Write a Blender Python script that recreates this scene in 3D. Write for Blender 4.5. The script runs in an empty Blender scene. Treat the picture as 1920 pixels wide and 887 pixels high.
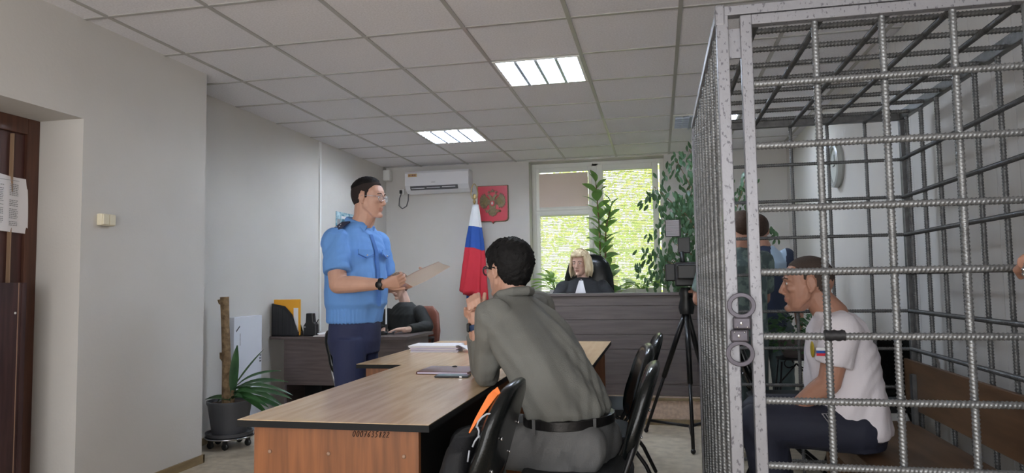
import bpy, math, random
import numpy as np
from mathutils import Vector, Matrix
random.seed(7)
C = bpy.context.scene.collection
sc = bpy.context.scene
PI = math.pi
# ---------------------------------------------------------------- camera
FOC, CX, CY, CAMH = 1300.0, 960.0, 443.5, 1.2
_d = np.array([1235-CX, -(525-CY), -FOC]); _Y = _d/np.linalg.norm(_d)
_n = np.cross(np.array([1, 0.015, 0.]), _d); _Z = _n/np.linalg.norm(_n)
if _Z[1] < 0: _Z = -_Z
_X = np.cross(_Y, _Z)
ROT = np.array([_X, _Y, _Z])
def at(u, v, y):
    d = ROT @ np.array([u-CX, -(v-CY), -FOC]); t = y/d[1]
    return Vector((d[0]*t, y, d[2]*t+CAMH))
cam = bpy.data.cameras.new('camera'); camo = bpy.data.objects.new('camera', cam); C.objects.link(camo)
cam.sensor_width = 36; cam.lens = FOC/1920*36; cam.clip_start = 0.05; cam.clip_end = 200
camo.matrix_world = Matrix.Translation((0, 0, CAMH)) @ Matrix([list(r) for r in ROT]).to_4x4()
sc.camera = camo
# ---------------------------------------------------------------- world, light, exposure
w = bpy.data.worlds.new('world'); sc.world = w; w.use_nodes = True
w.node_tree.nodes['Background'].inputs[0].default_value = (0.93, 0.96, 1.0, 1)
w.node_tree.nodes['Background'].inputs[1].default_value = 2.2
sc.view_settings.view_transform = 'Standard'; sc.view_settings.look = 'None'
sc.view_settings.exposure = 1.08; sc.view_settings.gamma = 1; sc.view_settings.use_curve_mapping = False
sc.cycles.use_denoising = True
sc.cycles.max_bounces = 10; sc.cycles.diffuse_bounces = 6; sc.cycles.transparent_max_bounces = 16
LAMP = 125.0; YR0 = -2.5
# rear area light: unseen fill added behind the camera to brighten the room
def area(name, loc, rot, sx, sy, e, col=(1, 1, 1)):
    l = bpy.data.lights.new(name, 'AREA'); l.shape = 'RECTANGLE'; l.size = sx; l.size_y = sy; l.energy = e; l.color = col
    o = bpy.data.objects.new(name, l); o.location = loc; o.rotation_euler = rot; C.objects.link(o); return o
sun = bpy.data.lights.new('sun', 'SUN'); sun.energy = 7; sun.angle = 0.02; sun.color = (1, .95, .85)
area('fill_rear', (-.8, YR0, 1.45), (math.radians(96), 0, 0), 4.4, 2.0, 42, (1, .99, .97))
so = bpy.data.objects.new('sun', sun); so.rotation_euler = (math.radians(40), 0, math.radians(25)); C.objects.link(so)
# ---------------------------------------------------------------- materials
MATS = {}
def lin(c): return tuple(((x/255)/12.92 if x/255 <= .04045 else ((x/255+.055)/1.055)**2.4) for x in c)
def mat(name, col, rough=.6, metal=0, var=0, scale=8, stretch=(1, 1, 1), bump=0, bscale=None, col2=None, coat=0, alpha=1, trans=0, emit=0, spec=.5, detail=4, ramp=(.35, .65)):
    m = bpy.data.materials.new(name); m.use_nodes = True; nt = m.node_tree; b = nt.nodes['Principled BSDF']
    col = lin(col)
    b.inputs['Base Color'].default_value = (*col, 1); b.inputs['Roughness'].default_value = rough
    b.inputs['Metallic'].default_value = metal; b.inputs['Coat Weight'].default_value = coat
    b.inputs['Alpha'].default_value = alpha; b.inputs['Transmission Weight'].default_value = trans
    b.inputs['Specular IOR Level'].default_value = spec
    if emit: b.inputs['Emission Color'].default_value = (*col, 1); b.inputs['Emission Strength'].default_value = emit
    if var or col2 or bump:
        tc = nt.nodes.new('ShaderNodeTexCoord'); mp = nt.nodes.new('ShaderNodeMapping'); mp.inputs['Scale'].default_value = stretch
        nt.links.new(tc.outputs['Object'], mp.inputs[0])
        n = nt.nodes.new('ShaderNodeTexNoise'); n.inputs['Scale'].default_value = scale; n.inputs['Detail'].default_value = detail
        nt.links.new(mp.outputs[0], n.inputs['Vector'])
        if var or col2:
            r = nt.nodes.new('ShaderNodeValToRGB'); r.color_ramp.elements[0].position = ramp[0]; r.color_ramp.elements[1].position = ramp[1]
            c2 = lin(col2) if col2 else tuple(x*(1-var) for x in col)
            r.color_ramp.elements[0].color = (*c2, 1); r.color_ramp.elements[1].color = (*col, 1)
            nt.links.new(n.outputs['Fac'], r.inputs[0]); nt.links.new(r.outputs[0], b.inputs['Base Color'])
        if bump:
            n2 = nt.nodes.new('ShaderNodeTexNoise'); n2.inputs['Scale'].default_value = bscale or scale; n2.inputs['Detail'].default_value = 3
            nt.links.new(mp.outputs[0], n2.inputs['Vector'])
            bp = nt.nodes.new('ShaderNodeBump'); bp.inputs['Strength'].default_value = bump; bp.inputs['Distance'].default_value = .01
            nt.links.new(n2.outputs['Fac'], bp.inputs['Height']); nt.links.new(bp.outputs[0], b.inputs['Normal'])
    MATS[name] = m; return m
M = MATS
mat('wall', (206, 203, 199), .85, var=.06, scale=1.3, bump=.08, bscale=60)
mat('wall_panel', (208, 207, 206), .5, var=.05, scale=2, stretch=(1, 6, .4))
mat('ceil', (232, 231, 236), .9, var=.12, scale=90, bump=.15, bscale=120)
mat('grid', (168, 166, 164), .3)
mat('floor', (196, 184, 164), .5, col2=(172, 160, 142), scale=14, detail=8)
mat('podium', (222, 198, 178), .5, col2=(198, 172, 154), scale=40, detail=6)
mat('trimwood', (150, 130, 96), .5, var=.3, scale=20, stretch=(1, .2, 1))
mat('white', (225, 226, 224), .4)
mat('offwhite', (215, 214, 205), .45)
mat('ivory', (222, 214, 190), .4)
mat('whitemetal', (228, 228, 224), .35)
mat('door', (84, 50, 46), .4, col2=(66, 38, 36), scale=6, stretch=(6, 6, .5), coat=.2)
mat('doortrim', (92, 58, 44), .4, col2=(74, 46, 36), scale=6, stretch=(6, 6, .5))
mat('darkpanel', (74, 50, 48), .45, col2=(54, 36, 36), scale=6, stretch=(8, 8, .5))
mat('paleedge', (150, 120, 100), .6)
mat('gap', (160, 132, 108), .6)
mat('tabletop', (216, 186, 148), .26, col2=(200, 168, 130), scale=5, stretch=(7, .6, 1), detail=8, spec=.55)
mat('tablefront', (146, 90, 52), .42, col2=(106, 64, 36), scale=5, stretch=(8, 8, .55), detail=8, ramp=(.3, .7))
mat('blackedge', (20, 21, 23), .6, spec=.25)
mat('darkwood', (106, 98, 97), .5, col2=(90, 83, 83), scale=5, stretch=(.7, 1, 9), detail=8)
mat('deskwood', (96, 84, 82), .4, col2=(78, 68, 67), scale=5, stretch=(.7, 1, 9), detail=8)
mat('blackvinyl', (12, 16, 17), .24, bump=.1, bscale=140, coat=.12, spec=.3)
mat('blackfab', (26, 29, 32), .8, bump=.3, bscale=200)
mat('blackplastic', (22, 23, 25), .4)
mat('blackmetal', (28, 28, 30), .35, metal=.4)
mat('chrome', (200, 200, 205), .15, metal=1)
mat('steelpaint', (142, 142, 148), .42, metal=.3, col2=(100, 98, 106), scale=110, stretch=(1, 1, .6), bump=.15, bscale=50, ramp=(.34, .42))
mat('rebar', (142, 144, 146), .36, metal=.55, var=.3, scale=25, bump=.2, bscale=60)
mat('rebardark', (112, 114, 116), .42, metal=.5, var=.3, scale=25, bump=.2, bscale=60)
mat('cuff', (88, 84, 92), .4, metal=.6, var=.2, scale=40)
mat('brass', (180, 160, 110), .35, metal=.8)
mat('gold', (124, 108, 76), .45, metal=.4, var=.4, scale=60)
mat('red', (196, 44, 62), .35, spec=.6)
mat('redflag', (196, 40, 56), .75)
mat('blueflag', (34, 78, 158), .75)
mat('whiteflag', (222, 224, 228), .75)
mat('glass', (255, 255, 255), .02, trans=1)
mat('lens', (210, 220, 225), .05, alpha=.25, spec=1)
mat('skin', (204, 160, 140), .5, var=.1, scale=12, bump=.05, bscale=150)
mat('skin_tan', (180, 134, 114), .5, var=.12, scale=12, bump=.05, bscale=150)
mat('skin_pale', (218, 180, 162), .5, var=.1, scale=12)
mat('lip', (182, 132, 118), .45)
mat('eyewhite', (225, 222, 218), .3)
mat('iris', (52, 44, 38), .2)
mat('brow', (52, 40, 34), .8)
mat('stubble', (150, 118, 104), .6)
mat('hair_black', (24, 21, 23), .75, spec=.2, var=.4, scale=60, stretch=(1, 1, .2), bump=.5, bscale=90)
mat('hair_fade', (56, 49, 48), .85, spec=.1, var=.2, scale=200)
mat('hair_dark', (26, 25, 26), .7, spec=.25, var=.4, scale=40, bump=.5, bscale=60)
mat('hair_buzz', (70, 58, 52), .8, var=.25, scale=200, bump=.2, bscale=300)
mat('hair_blond', (238, 222, 190), .5, col2=(206, 182, 142), scale=30, stretch=(1, 1, .3), bump=.5, bscale=60)
mat('hair_chestnut', (70, 54, 46), .7, var=.3, scale=60, spec=.25)
mat('hair_brown', (104, 82, 66), .55, var=.3, scale=40)
mat('shirt_blue', (104, 156, 224), .75, var=.06, scale=6, bump=.1, bscale=300)
mat('seam_blue', (72, 118, 190), .8)
mat('navy', (40, 48, 84), .75, var=.12, scale=5, bump=.1, bscale=300)
mat('epaulet', (34, 38, 70), .6)
mat('shirt_grey', (116, 117, 113), .8, var=.1, scale=5, bump=.25, bscale=260)
mat('trouser_grey', (104, 105, 106), .8, var=.1, scale=6, bump=.2, bscale=200)
mat('belt', (28, 27, 28), .35, bump=.1, bscale=100)
mat('robe', (26, 28, 34), .75, bump=.1, bscale=100)
mat('whitecloth', (232, 232, 236), .75)
mat('tshirt', (226, 222, 230), .8, var=.03, scale=5, bump=.1, bscale=200)
mat('blacktop', (26, 28, 28), .8, bump=.15, bscale=150)
mat('darknavy', (32, 36, 54), .75, var=.2, scale=6, bump=.1, bscale=200)
mat('camo', (112, 130, 126), .8, col2=(78, 94, 96), scale=16, detail=5, ramp=(.46, .54))
mat('tealtrouser', (84, 100, 102), .8, var=.2, scale=10)
mat('polo_navy', (40, 50, 74), .75)
mat('polo_light', (160, 182, 204), .75)
mat('watchblue', (40, 62, 98), .4)
mat('paper', (232, 230, 234), .7)
mat('paperlilac', (206, 200, 222), .7)
mat('paper_form', (214, 202, 204), .7)
mat('ink', (60, 60, 66), .7)
mat('inkgrey', (140, 140, 145), .7)
mat('folder', (104, 68, 64), .4, var=.1, scale=20)
mat('phone', (30, 36, 44), .2)
mat('screenblue', (130, 160, 178), .15)
mat('orange', (240, 128, 62), .7)
mat('bagfab', (16, 18, 24), .75, var=.3, scale=20, bump=.3, bscale=100)
mat('bagpipe', (170, 175, 185), .4)
mat('yellowbox', (232, 166, 40), .6)
mat('brownleather', (124, 76, 62), .4)
mat('greypot', (74, 75, 80), .42)
mat('soil', (60, 46, 36), .9)
mat('trunk', (146, 122, 92), .9, col2=(104, 84, 60), scale=30, bump=.6, bscale=50)
mat('leaf_dark', (42, 84, 44), .4, col2=(30, 62, 34), scale=9)
mat('leaf_stripe', (54, 92, 50), .4, col2=(34, 70, 38), scale=9)
mat('fern', (58, 96, 58), .6)
def leafmat(name, c1, c2, tr):
    m = mat(name, c1, .4, col2=c2, scale=6)
    nt = m.node_tree; b = nt.nodes['Principled BSDF']; t = nt.nodes.new('ShaderNodeBsdfTranslucent'); mx = nt.nodes.new('ShaderNodeMixShader')
    t.inputs[0].default_value = (*lin(tr), 1); mx.inputs[0].default_value = .35
    nt.links.new(b.outputs[0], mx.inputs[1]); nt.links.new(t.outputs[0], mx.inputs[2]); nt.links.new(mx.outputs[0], nt.nodes['Material Output'].inputs[0])
leafmat('leaf_tall', (112, 152, 98), (86, 128, 78), (170, 214, 110))
leafmat('leaf_lily', (128, 176, 84), (100, 150, 66), (200, 235, 110))
leafmat('leaf_ficus', (80, 112, 86), (56, 86, 64), (110, 150, 90))
leafmat('leaf_out', (186, 204, 96), (140, 170, 70), (226, 238, 130))
leafmat('slat', (236, 236, 226), (236, 236, 226), (252, 252, 225))
MATS['slat'].node_tree.nodes['Mix Shader'].inputs[0].default_value = .55
mat('blind_pink', (226, 210, 200), .7)
mat('grass', (110, 140, 70), .9, var=.3, scale=3)
mat('tape', (30, 30, 34), .5)
mat('acwhite', (226, 226, 230), .3)
mat('sticker', (196, 166, 120), .5)
mat('vent', (90, 90, 94), .5)
mat('teal', (40, 120, 150), .5, col2=(190, 215, 220), scale=20)
mat('clockrim', (168, 172, 170), .35)
mat('clockface', (196, 200, 196), .3)
mat('ledgrey', (158, 152, 156), .5)
mat('foam', (220, 224, 234), .7)
mat('lampglow', (235, 245, 255), .4, emit=LAMP)
mat('lampplate', (225, 238, 255), .4, emit=6)
mat('louvre', (190, 200, 215), .3, metal=.5)
mat('housing', (210, 214, 216), .5)
mat('lampoff', (190, 198, 200), .4)
mat('mustard', (180, 160, 40), .6)
# ---------------------------------------------------------------- mesh builder
class MB:
    def __init__(s): s.v = []; s.f = []; s.m = []; s.T = None
    def add(s, vs, fs, m=0):
        o = len(s.v)
        for p in vs:
            p = Vector(p)
            s.v.append(s.T @ p if s.T else p)
        for f in fs: s.f.append([o+i for i in f]); s.m.append(m)
        return s
    def box(s, a, b, m=0, R=None):
        x0, y0, z0 = a; x1, y1, z1 = b
        vs = [(x0,y0,z0),(x1,y0,z0),(x1,y1,z0),(x0,y1,z0),(x0,y0,z1),(x1,y0,z1),(x1,y1,z1),(x0,y1,z1)]
        if R is not None: vs = [R @ Vector(p) for p in vs]
        return s.add(vs, [(0,3,2,1),(4,5,6,7),(0,1,5,4),(1,2,6,5),(2,3,7,6),(3,0,4,7)], m)
    def rings(s, rs, m=0, closed=True, caps=True):
        n = len(rs[0]); vs = [p for r in rs for p in r]; fs = []
        for i in range(len(rs)-1):
            for j in range(n if closed else n-1):
                k = (j+1) % n
                fs.append((i*n+j, i*n+k, (i+1)*n+k, (i+1)*n+j))
        if caps and closed: fs.append(tuple(reversed(range(n)))); fs.append(tuple((len(rs)-1)*n+j for j in range(n)))
        return s.add(vs, fs, m)
    def tube(s, pts, r, n=10, m=0, round_=False, closed=False):
        pts = [Vector(p) for p in pts]; rr = r if isinstance(r, (list, tuple)) else [r]*len(pts)
        if round_:
            d0 = (pts[0]-pts[1]).normalized(); d1 = (pts[-1]-pts[-2]).normalized(); P = []; Rr = []
            for a in (0.08, .3, .6, .85): P.append(pts[0]+d0*rr[0]*math.sqrt(1-a*a)); Rr.append(rr[0]*a)
            P += pts; Rr += list(rr)
            for a in (.85, .6, .3, .08): P.append(pts[-1]+d1*rr[-1]*math.sqrt(1-a*a)); Rr.append(rr[-1]*a)
            pts, rr = P, Rr
        N = len(pts); rs = []; t0 = (pts[1]-pts[0]).normalized()
        u = t0.orthogonal().normalized()
        for i in range(N):
            if closed: t = (pts[(i+1) % N]-pts[i-1]).normalized()
            else: t = (pts[min(i+1, N-1)]-pts[max(i-1, 0)]).normalized()
            u = (u-t*u.dot(t))
            u = u.normalized() if u.length > 1e-6 else t.orthogonal().normalized()
            v = t.cross(u)
            rs.append([pts[i]+(u*math.cos(2*PI*j/n)+v*math.sin(2*PI*j/n))*rr[i] for j in range(n)])
        if closed: rs.append(rs[0]); return s.rings(rs, m, caps=False)
        return s.rings(rs, m)
    def ell(s, c, r, R=None, m=0, nu=16, nv=10):
        c = Vector(c); rs = []
        if not hasattr(r, '__len__'): r = (r, r, r)
        for i in range(nv+1):
            a = -PI/2+PI*min(max(i/nv, .02), .98)
            ring = []
            for j in range(nu):
                p = Vector((r[0]*math.cos(a)*math.cos(2*PI*j/nu), r[1]*math.cos(a)*math.sin(2*PI*j/nu), r[2]*math.sin(a)))
                ring.append(c+(R @ p if R else p))
            rs.append(ring)
        return s.rings(rs, m)
    def loft(s, L, m=0, n=24, pw=2.0):
        """L: (centre, halfdepth, halfwidth, frontdir, sidedir)"""
        rs = []
        for c, a, b, F, S in L:
            c = Vector(c); F = Vector(F).normalized(); S = Vector(S).normalized(); ring = []
            for j in range(n):
                t = 2*PI*j/n; x = math.cos(t); y = math.sin(t)
                x = math.copysign(abs(x)**(2/pw), x); y = math.copysign(abs(y)**(2/pw), y)
                ring.append(c+F*a*x+S*b*y)
            rs.append(ring)
        return s.rings(rs, m)
    def lathe(s, prof, c=(0,0,0), n=24, m=0):
        c = Vector(c)
        return s.rings([[c+Vector((r*math.cos(2*PI*j/n), r*math.sin(2*PI*j/n), z)) for j in range(n)] for r, z in prof], m)
    def prism(s, pts, O, U, V, t, m=0):
        O = Vector(O); U = Vector(U); V = Vector(V); W = U.cross(V).normalized()
        a = [O+U*x+V*y for x, y in pts]; b = [p+W*t for p in a]; n = len(pts)
        return s.add(a+b, [tuple(reversed(range(n))), tuple(range(n, 2*n))]+[(i, (i+1) % n, n+(i+1) % n, n+i) for i in range(n)], m)
    def mesh(s, name):
        me = bpy.data.meshes.new(name); me.from_pydata([tuple(p) for p in s.v], [], s.f); me.update(); return me
    def build(s, name, mats, parent=None, smooth=False, bevel=0, sub=0, me=None):
        if me is None:
            me = s.mesh(name)
            me.polygons.foreach_set('material_index', s.m)
        return link(name, me, mats, parent, smooth, bevel, sub)
def link(name, me, mats, parent=None, smooth=False, bevel=0, sub=0):
    if isinstance(mats, str): mats = [mats]
    if not me.materials:
        for k in mats: me.materials.append(M[k])
    if smooth:
        me.polygons.foreach_set('use_smooth', [True]*len(me.polygons))
        if smooth == 'auto':
            try: me.set_sharp_from_angle(angle=math.radians(35))
            except Exception: pass
    o = bpy.data.objects.new(name, me); C.objects.link(o)
    if parent:
        o.parent = parent; o.matrix_parent_inverse = world_of(parent).inverted()
    if bevel:
        b = o.modifiers.new('bevel', 'BEVEL'); b.width = bevel; b.segments = 2; b.limit_method = 'ANGLE'; b.angle_limit = math.radians(40)
    if sub:
        b = o.modifiers.new('sub', 'SUBSURF'); b.levels = sub; b.render_levels = sub
    return o
WOF = {}
def world_of(o):
    mw = Matrix.Translation(o.location) @ o.rotation_euler.to_matrix().to_4x4()
    if o.parent: return world_of(o.parent) @ o.matrix_parent_inverse @ mw
    return mw
def tag(o, label=None, cat=None, group=None, kind=None):
    if label: o['label'] = label
    if cat: o['category'] = cat
    if group: o['group'] = group
    if kind: o['kind'] = kind
    return o
def thing(name, label, cat, loc=(0,0,0), group=None, rz=0):
    o = bpy.data.objects.new(name, None); o.empty_display_size = .1; C.objects.link(o); o.location = loc; o.rotation_euler = (0,0,rz)
    return tag(o, label, cat, group)
def struct(name, mb, m, **k): return tag(mb.build(name, m, **k), kind='structure')
KIDS = {}
def copy_tree(o, parent=None):
    c = o.copy(); C.objects.link(c)
    if parent: c.parent = parent; c.matrix_parent_inverse = o.matrix_parent_inverse.copy()
    for ch in [x for x in bpy.data.objects if x.parent == o]: copy_tree(ch, c)
    return c
def bake(mb, name, mats, parent, voxel=.006, smooth=4, disp=None, idx=None, factor=.5):
    me = mb.mesh(name); t = bpy.data.objects.new('t', me); C.objects.link(t)
    r = t.modifiers.new('r', 'REMESH'); r.mode = 'VOXEL'; r.voxel_size = voxel
    sm = t.modifiers.new('s', 'SMOOTH'); sm.factor = factor; sm.iterations = smooth
    dg = bpy.context.evaluated_depsgraph_get(); dg.update()
    m2 = bpy.data.meshes.new_from_object(t.evaluated_get(dg)); m2.name = name
    bpy.data.objects.remove(t); bpy.data.meshes.remove(me)
    nv = len(m2.vertices); P = np.empty(nv*3); m2.vertices.foreach_get('co', P); P = P.reshape(-1, 3)
    if disp:
        m2.update(); N = np.empty(nv*3); m2.vertices.foreach_get('normal', N); N = N.reshape(-1, 3)
        P = P+N*disp(P, N)[:, None]; m2.vertices.foreach_set('co', P.ravel()); m2.update()
    m2.materials.clear()
    if idx:
        n = len(m2.polygons); ctr = np.empty(n*3); m2.polygons.foreach_get('center', ctr)
        m2.polygons.foreach_set('material_index', idx(ctr.reshape(-1, 3)).astype(np.int32))
    return link(name, m2, mats, parent, True)
def unit(a): a = np.array(a, float); return a/np.linalg.norm(a)
def folds(P, dirv, wl, seed=0, warp=1.2):
    """cloth folds running along dirv: ridges of wavelength wl"""
    d = unit(dirv); a = unit(np.cross(d, [.3, .5, .8])); b = np.cross(d, a)
    s = seed*1.7; x = P@a; y = P@b; z = P@d; k = 2*PI/wl
    w1 = np.sin(z*9+s)+.6*np.sin(x*13+y*7+s*2)
    f = 1.6*np.sin(k*x*.8+k*y*.45+2.2*warp*np.sin(x*7+y*5+z*3.1+s)+warp*w1+s)
    m = np.clip(.45+.6*np.sin(z*9+x*6-y*13+s*1.3+1.2*np.sin(y*8+s)), 0, 1)
    g = np.clip(f*.5, -1, 1)
    return np.sign(g)*np.abs(g)**1.5*m
def cloth(A=.004, dirv=(0,0,1), wl=.06, seed=0, A2=.0015, extra=None):
    def f(P, N):
        r = A*folds(P, dirv, wl, seed)+A2*folds(P, (dirv[1]+.3, dirv[2], dirv[0]-.5), wl*.45, seed+3)
        if extra: r = r+extra(P, N)
        return r
    return f
# ================================================================ ROOM
XL, XLF, XR, YB, CZ, YC = -3.09, -3.42, 1.48, 8.4, 2.70, 4.28
YR = -2.6
struct('floor', MB().box((-4.4, YR, -.1), (2.6, 9, 0)), 'floor')
struct('ceiling', MB().box((-4.4, YR, CZ), (2.6, 9, CZ+.1)), 'ceil')
g = MB(); P0X, P0Y, PX, PY = -2.94, 3.21, .62, .6375
for k in range(-1, 8):
    x = P0X+PX*k
    if x < XR: g.box((x-.012, YR, CZ-.006), (x+.012, YB, CZ+.002))
for k in range(-9, 9):
    y = P0Y+PY*k
    if y > YR and y < YB: g.box((XLF, y-.012, CZ-.0055), (XR, y+.012, CZ+.002))
struct('trim_1', g, 'grid')
# left wall near the camera with the door niche
b = MB()
DY0, DY1, DZ = 2.15, 3.22, 2.14
b.box((XL-.9, YR, 0), (XL, DY0, CZ)); b.box((XL-.9, DY1, 0), (XL, YC, CZ)); b.box((XL-.9, DY0, DZ), (XL, DY1, CZ)); b.box((XL-.9, DY0, 0), (-3.43, DY1, DZ))
struct('wall_left', b, 'wall')
struct('wall_left_far', MB().box((XLF-.3, YC-.05, 0), (XLF, 9, CZ)), 'wall')
b = MB(); b.box((XLF-.3, YB, 0), (-1.54, 8.66, CZ)); b.box((.10, YB, 0), (2.6, 8.66, CZ)); b.box((-1.54, YB, 0), (.10, 8.66, 1.0)); b.box((-1.54, YB, 2.685), (.10, 8.66, CZ))
struct('wall_back', b, 'wall')
b = MB(); b.box((XR, YR, 0), (XR+.2, 9, CZ)); struct('wall_right', b, 'wall')
b = MB()
for k in range(14):
    y0 = 2.0+k*.2; b.box((XR-.012, y0+.0015, 0), (XR, y0+.1985, CZ-.01))
struct('trim_2', b, 'wall_panel')
b = MB(); b.box((XL, 3.3, 0), (XL+.014, YC+.012, .055)); b.box((XLF, YC, 0), (XL+.014, YC+.014, .055)); struct('baseboard_left', b, 'trimwood')
struct('baseboard_left_far', MB().box((XLF, YC+.02, 0), (XLF+.014, YB, .055)), 'trimwood')
b = MB(); yr = YR
for q in ((-4.4, -3.0, 0, CZ), (-.9, -.4, 0, CZ), (1.3, 2.6, 0, CZ), (-3.0, -.9, 0, .9), (-3.0, -.9, 2.3, CZ), (-.4, 1.3, 0, .9), (-.4, 1.3, 2.3, CZ)): b.box((q[0], yr-.2, q[2]), (q[1], yr, q[3]))
struct('wall_rear', b, 'wall')
# door (reveal continues to the leaf)
b = MB(); X0 = -3.43
b.box((X0, DY0, 0), (X0+.035, DY1-.075, DZ-.09), 0)
d = struct('door_1', b, ['door'], bevel=.002)
b = MB()
for (ya, yb) in ((2.25, 2.62), (2.70, 3.0)):
    for (za, zb) in ((.2, .85), (.95, 1.95)):
        b.box((X0+.03, ya, za), (X0+.043, yb, zb)); b.box((X0+.03, ya+.04, za+.04), (X0+.052, yb-.04, zb-.04))
b.build('door_panel', 'door', d, bevel=.006)
b = MB(); b.box((X0, DY1-.075, 0), (X0+.055, DY1, DZ)); b.box((X0, DY0, DZ-.09), (X0+.055, DY1-.075, DZ)); b.build('door_frame', 'doortrim', d, bevel=.004)
b = MB(); b.box((X0+.035, 3.055, .0), (X0+.056, 3.062, DZ-.1)); b.build('edge_strip', 'gap', d)
# notice on the door
nt = thing('notice_sheet', 'printed white paper notice taped to the brown door', 'notice', (X0+.06, 3.0, 1.67))
b = MB(); pts = []
for i in range(9):
    r = []
    for j in range(7):
        y = 2.86+.30*j/6; z = 1.515+.30*i/8
        r.append((X0+.058+.006*math.sin(j*.9)*((i-4)/4)**2+.012*(i/8)**6*math.sin(j), y-.01*(i/8), z-.012*(j/6)))
    pts.append(r)
b.rings(pts, closed=False); b.build('sheet', 'paper', nt, smooth=True)
b = MB()
random.seed(3)
for i in range(24):
    z = 1.77-.0095*i
    for (ya, yb) in ((2.865, 2.93), (2.945, 3.0), (3.035, 3.085)):
        if random.random() < .82 and not (ya > 3.0 and i in (7, 8)):
            y = ya
            while y < yb-.004:
                wd = random.uniform(.004, .014); b.box((X0+.0665, y, z-.003-(y-2.86)*.04), (X0+.0668, min(y+wd, yb), z+.001-(y-2.86)*.04)); y += wd+.003
b.box((X0+.0665, 2.88, 1.782), (X0+.0668, 3.09, 1.784)); b.build('print', 'inkgrey', nt)
# light switch
s_ = thing('light_switch', 'cream double light switch on the left wall', 'light switch', (XL, 3.38, 1.59))
MB().box((XL, 3.325, 1.555), (XL+.035, 3.43, 1.622)).build('housing', 'ivory', s_, bevel=.006)
MB().box((XL+.033, 3.331, 1.560), (XL+.043, 3.374, 1.617)).build('rocker', 'ivory', s_, bevel=.003)
MB().box((XL+.033, 3.380, 1.560), (XL+.041, 3.424, 1.617)).build('rocker', 'ivory', s_, bevel=.003)
# dark leaning board in front of the door
t = thing('wooden_board', 'dark brown laminate board standing upright beside the door', 'board', (-3.2, 2.9, 0))
MB().box((-3.25, 2.2, 0), (-3.225, 3.0, 1.235)).build('panel', 'darkpanel', t, bevel=.002)
MB().box((-3.2249, 2.975, 0), (-3.2235, 2.98, 1.235)).build('pale_edge', 'paleedge', t)
MB().box((-3.226, 2.995, 0), (-3.2205, 3.02, 1.235)).build('edge_band', 'darkpanel', t)
MB().ell((-3.222, 2.96, 1.08), (.003, .006, .006)).build('screw_cap', 'white', t, smooth=True)
# ---- window
def frame(b, x0, x1, z0, z1, w_, y0, y1):
    b.box((x0, y0, z0), (x0+w_, y1, z1)); b.box((x1-w_, y0, z0), (x1, y1, z1)); b.box((x0+w_, y0, z0), (x1-w_, y1, z0+w_)); b.box((x0+w_, y0, z1-w_), (x1-w_, y1, z1))
wn = MB(); frame(wn, -1.54, .10, 1.0, 2.685, .055, 8.6, 8.68)
wn.box((-.78, 8.6, 1.0), (-.70, 8.68, 2.66)); wn.box((-1.5, 8.6, 2.06), (-.75, 8.68, 2.12))
W = struct('window_1', wn, 'whitemetal', bevel=.004)
b = MB(); frame(b, -1.485, -.78, 2.09, 2.63, .045, 8.585, 8.64); b.build('transom_sash', 'whitemetal', W, bevel=.004)
b = MB(); frame(b, -1.485, -.78, 1.03, 2.07, .05, 8.585, 8.64); b.build('fixed_sash', 'whitemetal', W, bevel=.004)
b = MB(); frame(b, -.715, .03, 1.03, 2.64, .075, 8.575, 8.64); b.build('casement_sash', 'whitemetal', W, bevel=.004)
for r in ((-1.45, -.81, 2.12, 2.6), (-1.44, -.82, 1.07, 2.03), (-.645, -.04, 1.1, 2.57)):
    MB().box((r[0], 8.61, r[2]), (r[1], 8.614, r[3])).build('pane', 'glass', W)
MB().box((-.735, 8.56, 1.75), (-.715, 8.60, 1.87)).build('handle', 'white', W, bevel=.003)
b = MB(); b.box((-1.58, 8.25, .975), (.14, 8.6, 1.0)); struct('trim_3', b, 'white', bevel=.004)  # sill
def blind(name, x0, x1, z0, z1, pitch, tilt, m, label, depth=.016, y=8.57, cords=(.12, .37, .63, .88)):
    t = thing(name, label, 'blind', ((x0+x1)/2, y, z0))
    b = MB(); n = int((z1-z0)/pitch)
    for i in range(n):
        z = z0+pitch*(i+.5); dy = depth/2*math.cos(tilt); dz = depth/2*math.sin(tilt)
        b.box((x0, -depth/2, -.0004), (x1, depth/2, .0004), 0, Matrix.Translation((0, y, z)) @ Matrix.Rotation(tilt, 4, 'X'))
    b.build('slats', m, t)
    MB().box((x0-.005, y-.014, z1-.004), (x1+.005, y+.012, z1+.018)).build('head_rail', 'white', t, bevel=.002)
    MB().box((x0, y-.008, z0-.006), (x1, y+.008, z0+.004)).build('bottom_rail', 'white', t, bevel=.002)
    for c in cords:
        MB().tube([(x0+(x1-x0)*c, y-.011, z0), (x0+(x1-x0)*c, y-.011, z1)], .001, 5).build('cord', m, t)
blind('window_blind', -1.44, -.825, 2.125, 2.57, .0165, math.radians(80), 'blind_pink', 'closed beige horizontal blind on the small upper left window pane', y=8.565, depth=.021)
blind('window_blind', -1.435, -.83, 1.07, 2.03, .019, math.radians(50), 'slat', 'half open white blind on the lower left window pane behind the judge', y=8.565, depth=.0185)
blind('window_blind', -.64, -.045, 1.1, 2.565, .019, math.radians(50), 'slat', 'long half open white blind on the tall right window sash', y=8.555, depth=.0185)
# conduit and corner bits
tag(MB().box((XLF, 6.57, .73), (XLF+.018, 6.60, CZ-.01)).build('cable_conduit', 'white', bevel=.002), 'thin white cable conduit running down the left wall', 'conduit')
tag(MB().box((1.46, 6.60, .0), (XR, 6.63, CZ-.01)).build('cable_conduit', 'white', bevel=.002), 'white cable conduit on the right wall beside the round clock', 'conduit')
tag(MB().box((XLF, 8.28, 2.52), (XLF+.09, 8.39, 2.66)).build('junction_box', 'white', bevel=.01), 'small white junction box high in the far left corner', 'junction box')
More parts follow.
